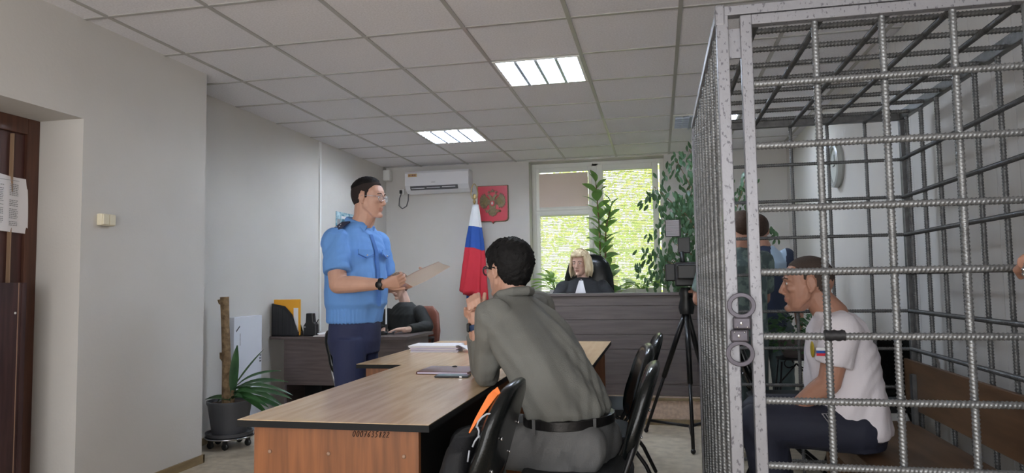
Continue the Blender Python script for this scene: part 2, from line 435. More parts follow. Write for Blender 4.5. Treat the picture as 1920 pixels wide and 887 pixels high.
# ---- ceiling lights
def clight(x0, y0, label, on=True):
    t = thing('ceiling_light', label, 'ceiling light', (x0+.3, y0+.3, CZ))
    x1, y1 = x0+.596, y0+.604; z = CZ
    b = MB(); b.box((x0, y0, z-.012), (x0+.02, y1, z)); b.box((x1-.02, y0, z-.012), (x1, y1, z)); b.box((x0+.02, y0, z-.012), (x1-.02, y0+.02, z)); b.box((x0+.02, y1-.02, z-.012), (x1-.02, y1, z))
    b.build('frame', 'whitemetal', t)
    xs_ = x0+.36 if on == 'half' else x0+.02
    MB().box((xs_, y0+.02, z-.002), (x1-.02, y1-.02, z-.0005)).build('diffuser', 'lampplate', t)
    if on == 'half': MB().box((x0+.02, y0+.02, z-.002), (xs_, y1-.02, z-.0005)).build('diffuser', 'lampoff', t)
    for k in range(4):
        xx = x0+.02+(x1-x0-.04)*(k+.5)/4
        MB().tube([(xx, y0+.03, z-.007), (xx, y1-.03, z-.007)], .0045, 8).build('tube_lamp', 'lampoff' if on == 'half' and k < 2 else 'lampglow', t)
    b = MB()
    for k in range(1, 4):
        xx = x0+.02+(x1-x0-.04)*k/4; b.box((xx-.011, y0+.02, z-.020), (xx+.011, y1-.02, z-.003))
    for k in range(1, 7):
        yy = y0+.02+(y1-y0-.04)*k/7; b.box((x0+.02, yy-.004, z-.020), (x1-.02, yy+.004, z-.003))
    b.build('louvre', 'louvre', t)
clight(-1.068, P0Y+2*PY+.012, 'lit square louvred ceiling light nearest the camera')
clight(-2.308, P0Y+5*PY+.012, 'lit square louvred ceiling light above the standing officer')
clight(.172, P0Y+5*PY+.012, 'half lit louvred ceiling light behind the top of the cage', 'half')
def detector(x, y, label, r=.05, h=.045):
    t = thing('smoke_detector', label, 'smoke detector', (x, y, CZ))
    MB().lathe([(r*.9, CZ), (r, CZ-.01), (r, CZ-h*.4)], n=20).build('base', 'white', t, smooth='auto')
    MB().lathe([(r*.72, CZ-h*.4), (r*.8, CZ-h*.7), (r*.5, CZ-h), (.003, CZ-h)], n=20).build('sensor_head', 'offwhite', t, smooth='auto')
detector(-.784, 6.05, 'white smoke detector on the ceiling beyond the bright light', .065, .055)
detector(-.853, 8.0, 'small white detector on the ceiling near the window', .045, .03)
detector(-1.40, 4.15, 'small pale detector on the ceiling left of the bright light', .03, .02)
# ================================================================ OUTSIDE
struct('ground', MB().box((-14, 9, -.3), (14, 30, -.2)), 'grass')
def leaf(b, p, d, n, L, Wd, m=0, bend=.2, seg=4, fold=.15):
    """one leaf blade starting at p along d with surface normal n"""
    p = Vector(p); d = Vector(d).normalized(); n = Vector(n); n = (n-d*n.dot(d))
    n = n.normalized() if n.length > 1e-4 else d.orthogonal().normalized()
    s = d.cross(n); vs = []; fs = []
    for i in range(seg+1):
        t = i/seg; wd = Wd/2*math.sin(PI*min(1, (t*.92+.06)))**.8
        c = p+d*L*t*(1-.25*bend*t)-n*L*bend*t*t
        vs += [c-s*wd+n*wd*fold, c, c+s*wd+n*wd*fold]
    for i in range(seg):
        o = i*3; fs += [(o, o+1, o+4, o+3), (o+1, o+2, o+5, o+4)]
    b.add(vs, fs, m)
random.seed(11)
def outtree(x, y, z, rx, rz, n, label):
    t = thing('tree', label, 'tree', (x, y, -.2))
    MB().tube([(x, y, -.2), (x+.1, y, z*.5), (x, y+.1, z)], [.14, .1, .05], 8).build('trunk', 'trunk', t, smooth=True)
    b = MB()
    for i in range(n):
        a = random.uniform(0, 2*PI); u = random.uniform(-1, 1); r = random.random()**.4
        p = Vector((x+rx*r*math.sqrt(1-u*u)*math.cos(a), y+rx*.5*r*math.sqrt(1-u*u)*math.sin(a), z+rz*r*u))
        leaf(b, p, (random.uniform(-1, 1), random.uniform(-1, 1), random.uniform(-1, .3)), (random.uniform(-1, 1), random.uniform(-1, .2), 1), random.uniform(.1, .2), random.uniform(.06, .11), seg=2)
    b.build('foliage', 'leaf_out', t)
outtree(-4.2, 13.5, 2.0, 2.2, 1.9, 3600, 'sunlit green tree outside behind the left window pane')
outtree(-1.1, 16, 2.4, 2.4, 2.3, 3600, 'sunlit green tree outside behind the middle of the window')
outtree(.6, 19, 2.2, 2.2, 2.6, 2200, 'sparser sunlit tree outside behind the right window sash')
# ================================================================ PODIUM, BENCH
b = MB(); b.box((-1.7, 5.97, 0), (.62, 8.2, .215)); P = struct('podium', b, 'podium')
MB().box((-1.7, 5.955, .2), (.62, 5.985, .222)).build('nosing', 'trimwood', P, bevel=.003)
MB().box((-1.7, 5.955, 0), (.62, 5.97, .05)).build('skirting', 'trimwood', P, bevel=.003)
t = thing('judge_bench', 'wide dark brown panelled judge bench on the raised podium', 'bench', (-.4, 6.08, .215))
b = MB(); zs = [.222, .315, .612, .735, .865, .985, 1.07]
for i in range(len(zs)-1): b.box((-1.3, 6.08, zs[i]), (.36, 6.105, zs[i+1]-.005))
b.box((-1.3, 6.088, .222), (.36, 6.11, 1.07)); b.build('front_panel', 'darkwood', t, bevel=.002)
MB().box((-1.32, 6.06, 1.068), (.38, 6.28, 1.092)).build('ledge', 'darkwood', t, bevel=.003)
for x0 in (-1.3, .335): MB().box((x0, 6.11, .222), (x0+.025, 6.7, 1.068)).build('side_panel', 'darkwood', t)
MB().box((-1.27, 6.11, .93), (.335, 6.7, .955)).build('desktop', 'darkwood', t)
b = MB(); frame(b, .1, .3, .33, .72, .012, 6.0745, 6.082); b.build('inlay', 'darkwood', t)
# ================================================================ TABLES
def table(x0, x1, y0, y1, label, num=False, inset=.045):
    z = .75; t = thing('table', label, 'table', ((x0+x1)/2, (y0+y1)/2, 0))
    MB().box((x0, y0, z-.002), (x1, y1, z)).build('tabletop', 'tabletop', t)
    b = MB(); b.box((x0-.001, y0-.001, z-.024), (x1+.001, y1+.001, z-.0021)); b.build('edge_band', 'blackedge', t)
    for (ya, yb) in ((y0+.03, y0+.052), (y1-.052, y1-.03)):
        MB().box((x0+inset, ya, 0), (x1-inset, yb, z-.024)).build('end_panel', 'tablefront', t, bevel=.001)
    xm = -.92 if x1 > -.8 and x1 < -.7 else (x0+x1)/2  # near table's black panel shifted right to stand in for the shade underneath
    MB().box((xm-.01, y0+.053, .02), (xm+.01, y1-.053, z-.024)).build('modesty_panel', 'blackedge', t)
    for xx in (x0+inset+.06, (x0+x1)/2-.02, x1-inset-.05):
        MB().lathe([(.0065, 0), (.0065, .003), (.002, .004)], n=12).build('screw_cap', 'paleedge', t, smooth=True).matrix_parent_inverse = world_of(t).inverted() @ Matrix.Translation((xx, y0+.03, .64)) @ Matrix.Rotation(PI/2, 4, 'X')
    return t
T1 = table(-1.41, -.73, 2.14, 3.695, 'long wood-topped table nearest the camera with orange grained end panel')
T2 = table(-1.69, -.36, 3.70, 5.24, 'wide wood-topped table behind the near table holding the paper stack')
# handwritten inventory number 0007635822
SEG = {'0': [[(0.3,0),(.05,.3),(.05,.7),(.35,1),(.65,.9),(.7,.4),(.55,.05),(.3,0)]], '7': [[(0,.95),(.7,1),(.3,0)],[(.2,.5),(.65,.52)]],
       '6': [[(.65,1),(.2,.6),(.05,.25),(.3,0),(.6,.15),(.55,.42),(.15,.35)]], '3': [[(.1,.95),(.6,.95),(.3,.58),(.65,.3),(.4,0),(.05,.08)]],
       '5': [[(.7,1),(.2,1),(.15,.6),(.55,.5),(.55,.12),(.1,0)]], '8': [[(.35,.52),(.6,.8),(.35,1),(.15,.8),(.35,.52),(.65,.25),(.35,0),(.05,.22),(.35,.52)]],
       '2': [[(.1,.8),(.4,1),(.62,.78),(.05,.03),(.7,.05)]]}
b = MB(); xx = -1.005
for ch in '0007635822':
    for st in SEG[ch]:
        b.tube([(xx+.0115*p[0]+.004*p[1], 2.1685, .699+.0185*p[1]) for p in st], .0012, 5)
    xx += .0132
b.build('written_number', 'blackedge', T1)
def paperstack(name, label, x, y, z, w_, l, n, th, jit, rz, mats=('paper', 'paperlilac')):
    t = thing(name, label, 'papers', (x, y, z))
    for i in range(n):
        a = rz+random.uniform(-jit, jit); cx_ = random.uniform(-.008, .008); cy_ = random.uniform(-.006, .006)
        R = Matrix.Translation((x+cx_, y+cy_, z+th*i)) @ Matrix.Rotation(a, 4, 'Z')
        MB().box((-w_/2, -l/2, 0), (w_/2, l/2, th*.86), 0, R).build('sheaf', mats[i % len(mats)] if i < n-2 else 'paper', t)
    return t
random.seed(5)
st = paperstack('paper_stack', 'stack of white papers lying on the wide table', -1.455, 4.46, .75, .32, .22, 6, .0075, .05, .03)
b = MB(); b.rings([[(-1.31+.03*j+.0, 4.36+.04*i, .795+.012*math.sin(j*1.5+i)*.8-.006*j) for j in range(5)] for i in range(5)], closed=False); b.build('curled_sheet', 'paper', st, smooth=True)
# notebook + phone on near table
t = thing('leather_notebook', 'closed dark red leather notebook on the near table', 'notebook', (-1.06, 3.40, .75))
MB().box((-1.195, 3.31, .7505), (-.925, 3.55, .764)).build('cover', 'folder', t, bevel=.004)
MB().box((-1.185, 3.305, .754), (-.93, 3.312, .761)).build('pages', 'paperlilac', t)
b = MB(); ring = [(-1.05+.011*math.cos(a), 3.50+.011*math.sin(a), .768) for a in [2*PI*k/16 for k in range(16)]]; b.tube(ring, .003, 6, closed=True); b.build('clasp', 'blackmetal', t, smooth=True)
t = thing('smartphone', 'black smartphone lying in front of the red notebook', 'phone', (-.985, 3.19, .75))
R = Matrix.Translation((-.98, 3.235, .7505)) @ Matrix.Rotation(.05, 4, 'Z')
MB().box((-.083, -.038, 0), (.083, .038, .010), 0, R).build('case', 'phone', t, bevel=.004)
MB().box((-.076, -.032, .0095), (.076, .032, .0105), 0, R).build('screen', 'screenblue', t)
MB().box((.04, -.0386, .003), (.052, -.0378, .007), 0, R).build('port', 'chrome', t)
# ================================================================ SECRETARY DESK
t = thing('desk', 'dark brown secretary desk against the left wall', 'desk', (-2.7, 6, 0))
b = MB(); b.prism([(-3.26, 5.60), (-2.10, 5.60), (-2.08, 6.25), (-2.5, 6.3), (-2.6, 6.15), (-3.4, 6.15), (-3.4, 5.63)], (0, 0, .725), (1, 0, 0), (0, 1, 0), .025); b.build('desktop', 'deskwood', t, bevel=.002)
b = MB(); b.box((-3.25, 5.62, .33), (-2.12, 5.638, .724)); b.build('front_panel', 'deskwood', t)
b = MB(); b.box((-3.25, 5.63, 0), (-3.23, 6.1, .724)); b.build('side_panel', 'deskwood', t)
b = MB(); b.box((-2.14, 5.639, 0), (-2.12, 6.22, .724)); b.build('side_panel', 'deskwood', t)
b = MB(); b.box((-2.95, 5.7, .0), (-2.93, 6.1, .724)); b.build('inner_panel', 'blackedge', t)
MB().box((-2.9, 5.95, .02), (-2.15, 5.97, .6)).build('modesty_panel', 'darknavy', t)
MB().box((-3.229, 5.95, .02), (-2.96, 5.97, .6)).build('modesty_panel', 'blackedge', t)
# magazine file
t = thing('magazine_file', 'black mesh magazine file at the left end of the desk', 'file holder', (-3.3, 5.7, .75))
b = MB(); prof = [(0, 0), (.26, 0), (.255, .04), (.20, .19), (.13, .265), (.0, .29)]
b.prism(prof, (-3.395, 5.655, .751), (1, 0, 0), (0, 0, 1), -.004); b.prism(prof, (-3.395, 5.745, .751), (1, 0, 0), (0, 0, 1), -.004)
b.box((-3.395, 5.655, .751), (-3.391, 5.749, 1.041)); b.box((-3.395, 5.655, .751), (-3.135, 5.749, .756)); b.box((-3.141, 5.655, .751), (-3.137, 5.749, .79)); b.build('holder', 'blackplastic', t)
b = MB()
for k in range(22):
    for side in (0,):
        a = k*.012; b.tube([(-3.38+a, 5.6545, .765), (-3.38+a, 5.6545, .765+max(.02, .25-(a/.26)**2*.22))], .0012, 4)
b.build('mesh_ribs', 'greypot', t)
t = thing('yellow_folder', 'yellow and white folder standing in the black magazine file', 'folder', (-3.28, 5.7, .757))
MB().box((-3.385, 5.672, .757), (-3.135, 5.70, 1.075)).build('cover', 'yellowbox', t, bevel=.002)
MB().box((-3.19, 5.6705, .78), (-3.145, 5.6735, 1.0)).build('white_label', 'paper', t)
t = thing('pen_holder', 'black desk organiser with pens beside the magazine file', 'pen holder', (-3.07, 5.72, .75))
b = MB(); b.prism([(0, 0), (.12, 0), (.12, .1), (.095, .12), (.085, .2), (.025, .2), (.02, .12), (0, .09)], (-3.10, 5.74, .751), (1, 0, 0), (0, 0, 1), .06); b.build('body', 'blackplastic', t, bevel=.006)
MB().ell((-3.085, 5.678, .83), (.008, .004, .008)).build('button', 'inkgrey', t, smooth=True)
t = thing('pen', 'dark pen leaning out of the black desk organiser', 'pen', (-2.98, 5.72, .8)); MB().tube([(-3.0, 5.70, .84), (-2.96, 5.70, .90)], .004, 6).build('barrel', 'blackplastic', t); MB().tube([(-2.962, 5.70, .897), (-2.955, 5.70, .908)], .0045, 6).build('cap', 'white', t)
random.seed(8)
paperstack('paper_stack', 'low pile of pink and white papers on the secretary desk', -2.80, 5.75, .75, .30, .2, 4, .007, .2, .1, ('paper', 'paper_form'))
t = thing('notepad', 'thin white notepad lying on the desk by the organiser', 'notepad', (-2.93, 5.66, .75)); MB().box((-.06, -.04, 0), (.09, .03, .006), 0, Matrix.Translation((-2.92, 5.665, .7505)) @ Matrix.Rotation(.15, 4, 'Z')).build('pad', 'paper', t)
t = thing('speaker_box', 'small black box behind the officer on the desk', 'speaker', (-2.8, 6.05, .75)); MB().box((-2.86, 6.0, .751), (-2.7, 6.1, .97)).build('cabinet', 'blackplastic', t, bevel=.005); MB().box((-2.87, 5.95, .751), (-2.72, 5.99, .84)).build('card', 'paper', t)
# monitor, edge on
t = thing('computer_monitor', 'thin computer monitor seen edge-on in front of the secretary', 'monitor', (-2.42, 6.0, .75))
Rm = Matrix.Translation((-2.425, 5.95, .75)) @ Matrix.Rotation(math.radians(111.5), 4, 'Z')
MB().box((-.24, -.006, .1), (.24, .006, .40), 0, Rm).build('casing', 'blackplastic', t, bevel=.003)
MB().box((-.235, -.0075, .105), (.235, -.0061, .395), 0, Rm).build('screen', 'screenblue', t)
MB().box((-.2415, -.006, .1), (-.2402, .006, .4), 0, Rm).build('edge_trim', 'white', t)
MB().box((-.02, -.01, 0), (.02, .01, .12), 0, Rm).build('neck', 'blackplastic', t); MB().box((-.1, -.07, 0), (.1, .07, .012), 0, Rm).build('foot', 'blackplastic', t, bevel=.003)
t = thing('computer_mouse', 'dark computer mouse under the secretary hand', 'mouse', (-2.4, 5.8, .75)); MB().ell((-2.425, 5.86, .763), (.05, .032, .018)).build('shell', 'blackplastic', t, smooth=True)
# ================================================================ WALL THINGS
t = thing('air_conditioner', 'white wall-mounted air conditioner above the flag', 'air conditioner', (-2.68, 8.3, 2.3))
def acprof(dz=0): return [(0, 0), (.10, 0), (.17, .035), (.205, .09), (.205, .245), (.185, .275), (0, .275)]
b = MB(); b.prism([(-y, z) for y, z in acprof()], (-3.09, 8.4, 2.335), (0, 1, 0), (0, 0, 1), .83); b.build('housing', 'acwhite', t, bevel=.008)
b = MB(); b.prism([(-.172, .038), (-.197, .083), (-.207, .083), (-.182, .034)], (-3.02, 8.4, 2.335), (0, 1, 0), (0, 0, 1), .62); b.build('air_outlet', 'vent', t)
for k in range(3): MB().box((-3.0+.2*k, 8.19, 2.385+.004*k), (-2.83+.2*k, 8.2, 2.392+.004*k)).build('louvre', 'acwhite', t)
MB().box((-3.045, 8.188, 2.535), (-2.93, 8.1945, 2.575)).build('sticker', 'sticker', t)
b = MB()
for (xa, xb) in ((-3.035, -3.02), (-3.01, -3.0), (-2.99, -2.97), (-2.96, -2.945)): b.box((xa, 8.1865, 2.545), (xb, 8.1882, 2.565))
b.build('sticker_print', 'brownleather', t)
MB().box((-2.74, 8.193, 2.457), (-2.69, 8.195, 2.463)).build('badge', 'inkgrey', t)
MB().box((-2.33, 8.193, 2.562), (-2.29, 8.195, 2.568)).build('display', 'white', t)
tag(MB().tube([(-3.08, 8.30, 2.345), (-3.10, 8.34, 2.26), (-3.13, 8.36, 2.19), (-3.19, 8.37, 2.16), (-3.235, 8.37, 2.20), (-3.23, 8.37, 2.29), (-3.205, 8.37, 2.35)], .007, 8).build('power_cord', 'vent', smooth=True), 'grey power cord looping down from the air conditioner', 'cord')
t = thing('plug_socket', 'wall socket with black plug left of the air conditioner', 'socket', (-3.2, 8.4, 2.38)); MB().box((-3.235, 8.375, 2.345), (-3.165, 8.4, 2.415)).build('face_plate', 'white', t, bevel=.004); MB().box((-3.222, 8.345, 2.352), (-3.19, 8.376, 2.40)).build('plug', 'blackplastic', t, bevel=.006)
t = thing('poster', 'small blue poster on the left wall behind the officer', 'poster', (XLF, 7.1, 1.85)); MB().box((XLF, 6.96, 1.70), (XLF+.006, 7.4, 2.0)).build('sheet', 'teal', t); MB().box((XLF+.0062, 6.985, 1.76), (XLF+.0066, 7.06, 1.92)).build('photo', 'inkgrey', t); MB().box((XLF+.0062, 7.09, 1.93), (XLF+.0066, 7.38, 1.96)).build('heading', 'paper', t)
# clock
t = thing('wall_clock', 'round grey-rimmed wall clock on the right wall', 'clock', (XR, 6.1, 2.12))
Rc = Matrix.Translation((XR, 6.1, 2.12)) @ Matrix.Rotation(-PI/2, 4, 'Y')
b = MB(); b.T = Rc; b.lathe([(.175, 0), (.185, .02), (.18, .05), (.16, .058), (.145, .045), (.143, .03)], n=40); b.build('rim', 'clockrim', t, smooth='auto')
b = MB(); b.T = Rc; b.lathe([(.144, .028), (.144, .032)], n=40); b.build('face', 'clockface', t)
b = MB(); b.T = Rc; b.box((-.003, -.004, .034), (.09, .004, .036)); b.box((-.005, -.005, .034), (.005, .06, .036)); b.build('hands', 'ink', t)
# coat of arms
t = thing('coat_of_arms', 'red shield plaque with a golden double-headed eagle on the back wall', 'emblem', (-2.0, 8.4, 1.95))
U, V = Vector((1, 0, 0)), Vector((0, 0, 1))
cx0, z0, w0, h0 = -2.195, 1.955, .395, .455
sh = [(0, .04), (.012, .012), (.04, 0), (.16, 0), (.185, -.008), (.1975, -.03), (.21, -.008), (.235, 0), (.355, 0), (.383, .012), (.395, .04), (.395, h0), (0, h0)]
b = MB(); b.prism(sh, (cx0, 8.4, z0), U, V, .03); b.build('frame', 'gold', t, bevel=.004)
b = MB(); b.prism([(.1975+(x-.1975)*.95, .23+(y-.23)*.955) for x, y in sh], (cx0, 8.371, z0), U, V, .006); b.build('shield', 'red', t)
def mir(p): return p+[(-x, y) for x, y in reversed(p)]
E0 = (cx0+.1975, 8.366, z0+.22)
def ex(b, pts, th=.012, y=0): b.prism(pts, (E0[0], E0[1]-y, E0[2]), U, V, th)
b = MB()
body = mir([(.0, .085), (.022, .07), (.04, .04), (.045, 0), (.04, -.04), (.03, -.07), (.0, -.075)]); ex(b, body)
for s in (1, -1):
    def S(p): return [(x*s, y) for x, y in (p if s > 0 else p)]
    wing = [(.03, .045), (.06, .075), (.085, .10), (.10, .14), (.112, .115), (.122, .135), (.130, .105), (.143, .118), (.145, .085), (.160, .09), (.155, .06), (.168, .055), (.158, .03), (.170, .015), (.155, .0), (.162, -.02), (.143, -.02), (.145, -.045), (.125, -.035), (.12, -.06), (.10, -.04), (.085, -.055), (.07, -.02), (.04, .0)]
    ex(b, [(x*s, y) for x, y in wing] if s > 0 else [(x*s, y) for x, y in reversed(wing)])
    neck = [(.0, .06), (.01, .1), (.03, .115), (.045, .135), (.05, .115), (.075, .108), (.055, .1), (.04, .085), (.03, .05)]
    ex(b, [(x*s, y) for x, y in neck] if s > 0 else [(x*s, y) for x, y in reversed(neck)], .016)
    leg = [(.03, -.055), (.06, -.075), (.085, -.07), (.095, -.085), (.08, -.09), (.09, -.105), (.07, -.10), (.055, -.115), (.05, -.095), (.02, -.075)]
    ex(b, [(x*s, y) for x, y in leg] if s > 0 else [(x*s, y) for x, y in reversed(leg)])
tail = mir([(.0, -.06), (.03, -.08), (.055, -.12), (.045, -.125), (.04, -.145), (.022, -.14), (.012, -.158), (.0, -.15)]); ex(b, tail)
for (cx_, cy_, r) in ((0, .165, .02), (-.045, .15, .014), (.045, .15, .014)):
    ex(b, [(cx_-r, cy_-r*.8), (cx_+r, cy_-r*.8), (cx_+r*1.2, cy_+r*.3), (cx_+r*.5, cy_+r*.1), (cx_, cy_+r*1.3), (cx_-r*.5, cy_+r*.1), (cx_-r*1.2, cy_+r*.3)], .016)
b.tube([(E0[0]-.075, E0[1]-.01, E0[2]-.11), (E0[0]-.13, E0[1]-.01, E0[2]+.0)], .004, 6)
b.ell((E0[0]+.095, E0[1]-.01, E0[2]-.09), (.014, .01, .014)); b.build('eagle', 'gold', t)
b = MB()
for s in (1, -1):
    for k in range(6): b.tube([(E0[0]+s*(.06+.014*k), E0[1]-.014, E0[2]+.085+.006*k-.004*k*k), (E0[0]+s*(.075+.012*k), E0[1]-.014, E0[2]-.015+.004*k)], .0022, 5)
b.build('feathers', 'brass', t)
b = MB(); b.prism(mir([(0, .035), (.024, .035), (.024, -.005), (.012, -.022), (0, -.028)]), (E0[0], E0[1]-.014, E0[2]), U, V, .006); b.build('breast_shield', 'red', t)
b = MB(); b.prism([(-.012, -.01), (.0, -.018), (.012, -.005), (.008, .02), (-.006, .022), (-.014, .006)], (E0[0], E0[1]-.021, E0[2]+.006), U, V, .004); b.build('rider', 'whitemetal', t)
# flag
t = thing('flag', 'white blue and red flag hanging furled from its pole by the back wall', 'flag', (-2.13, 8.0, 0))
MB().tube([(-2.15, 8.02, 0), (-2.135, 8.0, 2.16)], .011, 10).build('pole', 'brass', t, smooth=True)
MB().lathe([(.16, 0), (.16, .02), (.03, .05), (.02, .10)], (-2.15, 8.02, 0)).build('base', 'blackmetal', t, smooth='auto')
b = MB(); b.tube([(-2.135+.043*math.sin(a)*(1-.0), 8.0, 2.27+(.07*math.cos(a) if math.cos(a) < 0 else .115*math.cos(a)**1.6 if math.cos(a) > .0 else 0)) for a in [2*PI*k/24 for k in range(24)]], .006, 6, closed=True); b.lathe([(.014, 2.15), (.02, 2.17), (.012, 2.19), (.012, 2.21)], (-2.135, 8.0, 0), n=12); b.ell((-2.135, 8.0, 2.235), (.022, .008, .03)); b.build('finial', 'brass', t, smooth=True)
b = MB(); n = 44; rows = []
for i in range(34):
    z = 2.13-1.03*i/33; k = i/33; ring = []
    for j in range(n):
        a = j/n*2*PI; ctr = -2.113+.0*k+(-.035*k)
        wd = .036+.115*k**.8; dp = .02+.035*k
        zz = z-(.10*k*(math.cos(a)*.5+.5)) + .03*k*math.sin(3*a)*k
        r = 1+.22*math.sin(6*a+2.2*k+.5*math.sin(9*k))*min(1, k*2.5)
        ring.append((ctr+wd*math.cos(a)*r, 7.985+dp*math.sin(a)*r-.01, zz))
    rows.append(ring)
b.rings(rows, 0); me = b.mesh('cloth')
for k in ('whiteflag', 'blueflag', 'redflag'): me.materials.append(M[k])
for i_, p in enumerate(me.polygons): p.material_index = 0 if i_//n < 8 else 1 if i_//n < 16 else 2
link('cloth', me, [], t, True)
b = MB(); b.rings([[(-2.235+.05*j/5+.01*math.sin(i), 7.98+.012*math.sin(j*2+i*.5), .78+.30*i/6) for j in range(6)] for i in range(7)], closed=False); b.build('lower_fold', 'blueflag', t, smooth=True)
# ================================================================ CHAIRS
def make_chair(label, loc, rz, fab='blackvinyl', tube='blackmetal', name='visitor_chair'):
    """local: sitter faces +x"""
    t = thing(name, label, 'chair', loc, None, rz)
    T = Matrix.Translation(loc) @ Matrix.Rotation(rz, 4, 'Z')
    b = MB(); b.T = T
    L = []
    for k, (z, s) in enumerate(((.43, .92), (.435, .98), (.45, 1), (.468, .98), (.475, .9))): L.append(((.0, 0, z), .215*s, .225*s, (1, 0, 0), (0, 1, 0)))
    b.loft(L, n=32, pw=4.5); b.build('seat', 'blackfab', t, smooth='auto')
    b = MB(); b.T = T                                    # padded back, reclined, rounded top
    def backpt(u, v, o):                                  # u across -1..1, v 0..1 up
        z = .53+.345*v; x = -.20-.105*v+.014*u*u
        return Vector((x-o, u*.215, z))
    rs = []
    for o, s in ((-.020, .80), (-.017, .90), (-.024, .95), (-.012, 1.03), (.004, 1.06), (.018, 1.02), (.026, .9), (.028, .7)):
        ring = []
        for j in range(40):
            a = 2*PI*j/40; pw = 3.2; cx_ = math.cos(a); sy = math.sin(a)
            u = math.copysign(abs(cx_)**(2/pw), cx_)*s*(.92+.08*(sy < 0)); v = .5+.5*math.copysign(abs(sy)**(2/pw), sy)*s
            u *= 1-.22*max(0, v-.5)**2*4*.5
            ring.append(backpt(u, v, o))
        rs.append(ring)
    b.rings(rs); b.build('backrest', fab, t, smooth=True)
    for s in (1, -1):
        y = .215*s
        b = MB(); b.T = T; b.tube([(-.245, y*.8, .66), (-.215, y*.95, .57), (-.19, y, .50), (-.10, y, .33), (.06, y*1.02, .17), (.24, y*1.05, .012)], .0115, 8, round_=True); b.build('leg', tube, t, smooth=True)   # back upright running down to the front foot
        b = MB(); b.T = T; b.tube([(.20, y, .425), (.04, y, .40), (-.10, y, .30), (-.20, y*1.03, .16), (-.27, y*1.06, .012)], .0115, 8, round_=True); b.build('leg', tube, t, smooth=True)
    b = MB(); b.T = T; b.tube([(.20, -.215, .425), (.20, .215, .425)], .01, 8); b.tube([(-.17, -.215, .455), (-.17, .215, .455)], .01, 8); b.build('cross_bar', tube, t, smooth=True)
    for s in (1, -1):
        b = MB(); b.T = T; b.ell((-.252, .13*s, .62), (.005, .006, .006)); b.ell((-.284, .13*s, .72), (.005, .006, .006)); b.build('screw', 'chrome', t, smooth=True)
    return t
ch0 = make_chair('black visitor chair under the seated man in the grey shirt', (-.33, 2.78, 0), PI)
def cp(label, loc, rz):
    c = copy_tree(ch0); c.location = loc; c.rotation_euler = (0, 0, rz); c['label'] = label; return c
cp('glossy black chair nearest the camera holding the backpack', (-.77, 2.24, 0), PI)
cp('black chair with tilted back just behind the seated man', (-.36, 3.52, 0), PI+.12)
cp('farthest black chair in the row right of the tables', (-.31, 4.25, 0), PI+.05)
cp('black chair against the wall behind the prisoner back', (1.21, 4.52, 0), PI/2)
cp('black chair beyond the cage behind the prisoner legs', (.74, 4.62, 0), 0)
make_chair('black chair with bright metal frame behind the standing officer', (-2.03, 4.74, 0), 0, tube='chrome')
# ================================================================ CAGE
def rebar_mesh(L, r=.0085, fine=True, name='rebar'):
    b = MB(); n = 10 if fine else 8; pitch = .0125; st = pitch/5; N = max(2, int(L/st)); vs = []; fs = []
    for i in range(N+1):
        s = L*i/N
        for j in range(n):
            a = 2*PI*j/n; ph = (s/pitch+1.0*((a/PI) % 1.0)) % 1.0
            rr = r*(1.19 if ph < .38 else .97)
            vs.append((s, rr*math.cos(a), rr*math.sin(a)))
    for i in range(N):
        for j in range(n):
            k = (j+1) % n; fs.append((i*n+j, (i+1)*n+j, (i+1)*n+k, i*n+k))
    fs += [tuple(range(n)), tuple(reversed([N*n+j for j in range(n)]))]
    b.add(vs, fs); return b.mesh(name)
RM = {}
def rebar(p, axis, L, m, parent, r=.0095):
    key = (round(L, 3), m, r)
    if key not in RM:
        me = rebar_mesh(L, r); me.materials.append(M[m]); me.polygons.foreach_set('use_smooth', [True]*len(me.polygons)); RM[key] = me
    o = bpy.data.objects.new('rebar', RM[key]); C.objects.link(o); o.parent = parent
    R = {'x': Matrix(), 'y': Matrix.Rotation(PI/2, 4, 'Z'), 'z': Matrix.Rotation(-PI/2, 4, 'Y')}[axis]
    o.matrix_parent_inverse = world_of(parent).inverted() @ Matrix.Translation(p) @ R
    return o
CX0, CX1, CY0, CY1, CH = .212, 1.345, 2.35, 4.14, 2.105
cage = thing('defendant_cage', 'grey steel cage of welded ribbed bars on the right', 'cage', (.78, 3.2, 0))
def bar(n, a, b_, m='steelpaint', par=None): MB().box(a, b_).build(n, m, par or cage, bevel=.003)
bar('post', (CX0, CY0, 0), (CX0+.038, CY0+.04, CH-.03)); bar('post', (CX1-.02, CY0, 0), (CX1, CY0+.04, CH-.03))
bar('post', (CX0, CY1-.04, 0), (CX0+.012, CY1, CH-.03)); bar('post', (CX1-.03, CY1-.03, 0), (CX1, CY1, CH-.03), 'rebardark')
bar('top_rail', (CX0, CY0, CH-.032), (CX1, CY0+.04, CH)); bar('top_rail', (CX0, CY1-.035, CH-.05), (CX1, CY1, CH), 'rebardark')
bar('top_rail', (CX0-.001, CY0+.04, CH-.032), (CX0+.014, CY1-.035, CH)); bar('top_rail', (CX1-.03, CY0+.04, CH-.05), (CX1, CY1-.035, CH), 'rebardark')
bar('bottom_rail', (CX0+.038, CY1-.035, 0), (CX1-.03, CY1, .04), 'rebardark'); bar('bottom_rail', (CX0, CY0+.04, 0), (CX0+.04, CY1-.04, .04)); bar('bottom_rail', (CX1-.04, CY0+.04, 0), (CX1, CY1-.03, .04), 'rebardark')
ZL = [1.835, 1.63, 1.425, 1.22, 1.015, .812, .61, .405, .20]
YV = [2.60+.2055*k for k in range(8)]; XV = [.548, .752, .945, 1.14]
for y in YV: rebar((CX0+.016, y, .04), 'z', CH-.07, 'rebar', cage)
for z in ZL: rebar((CX0+.03, CY0+.04, z), 'y', CY1-CY0-.08, 'rebar', cage)
for x in [.34]+XV: rebar((x, CY1-.02, .04), 'z', CH-.09, 'rebardark', cage, .0085)
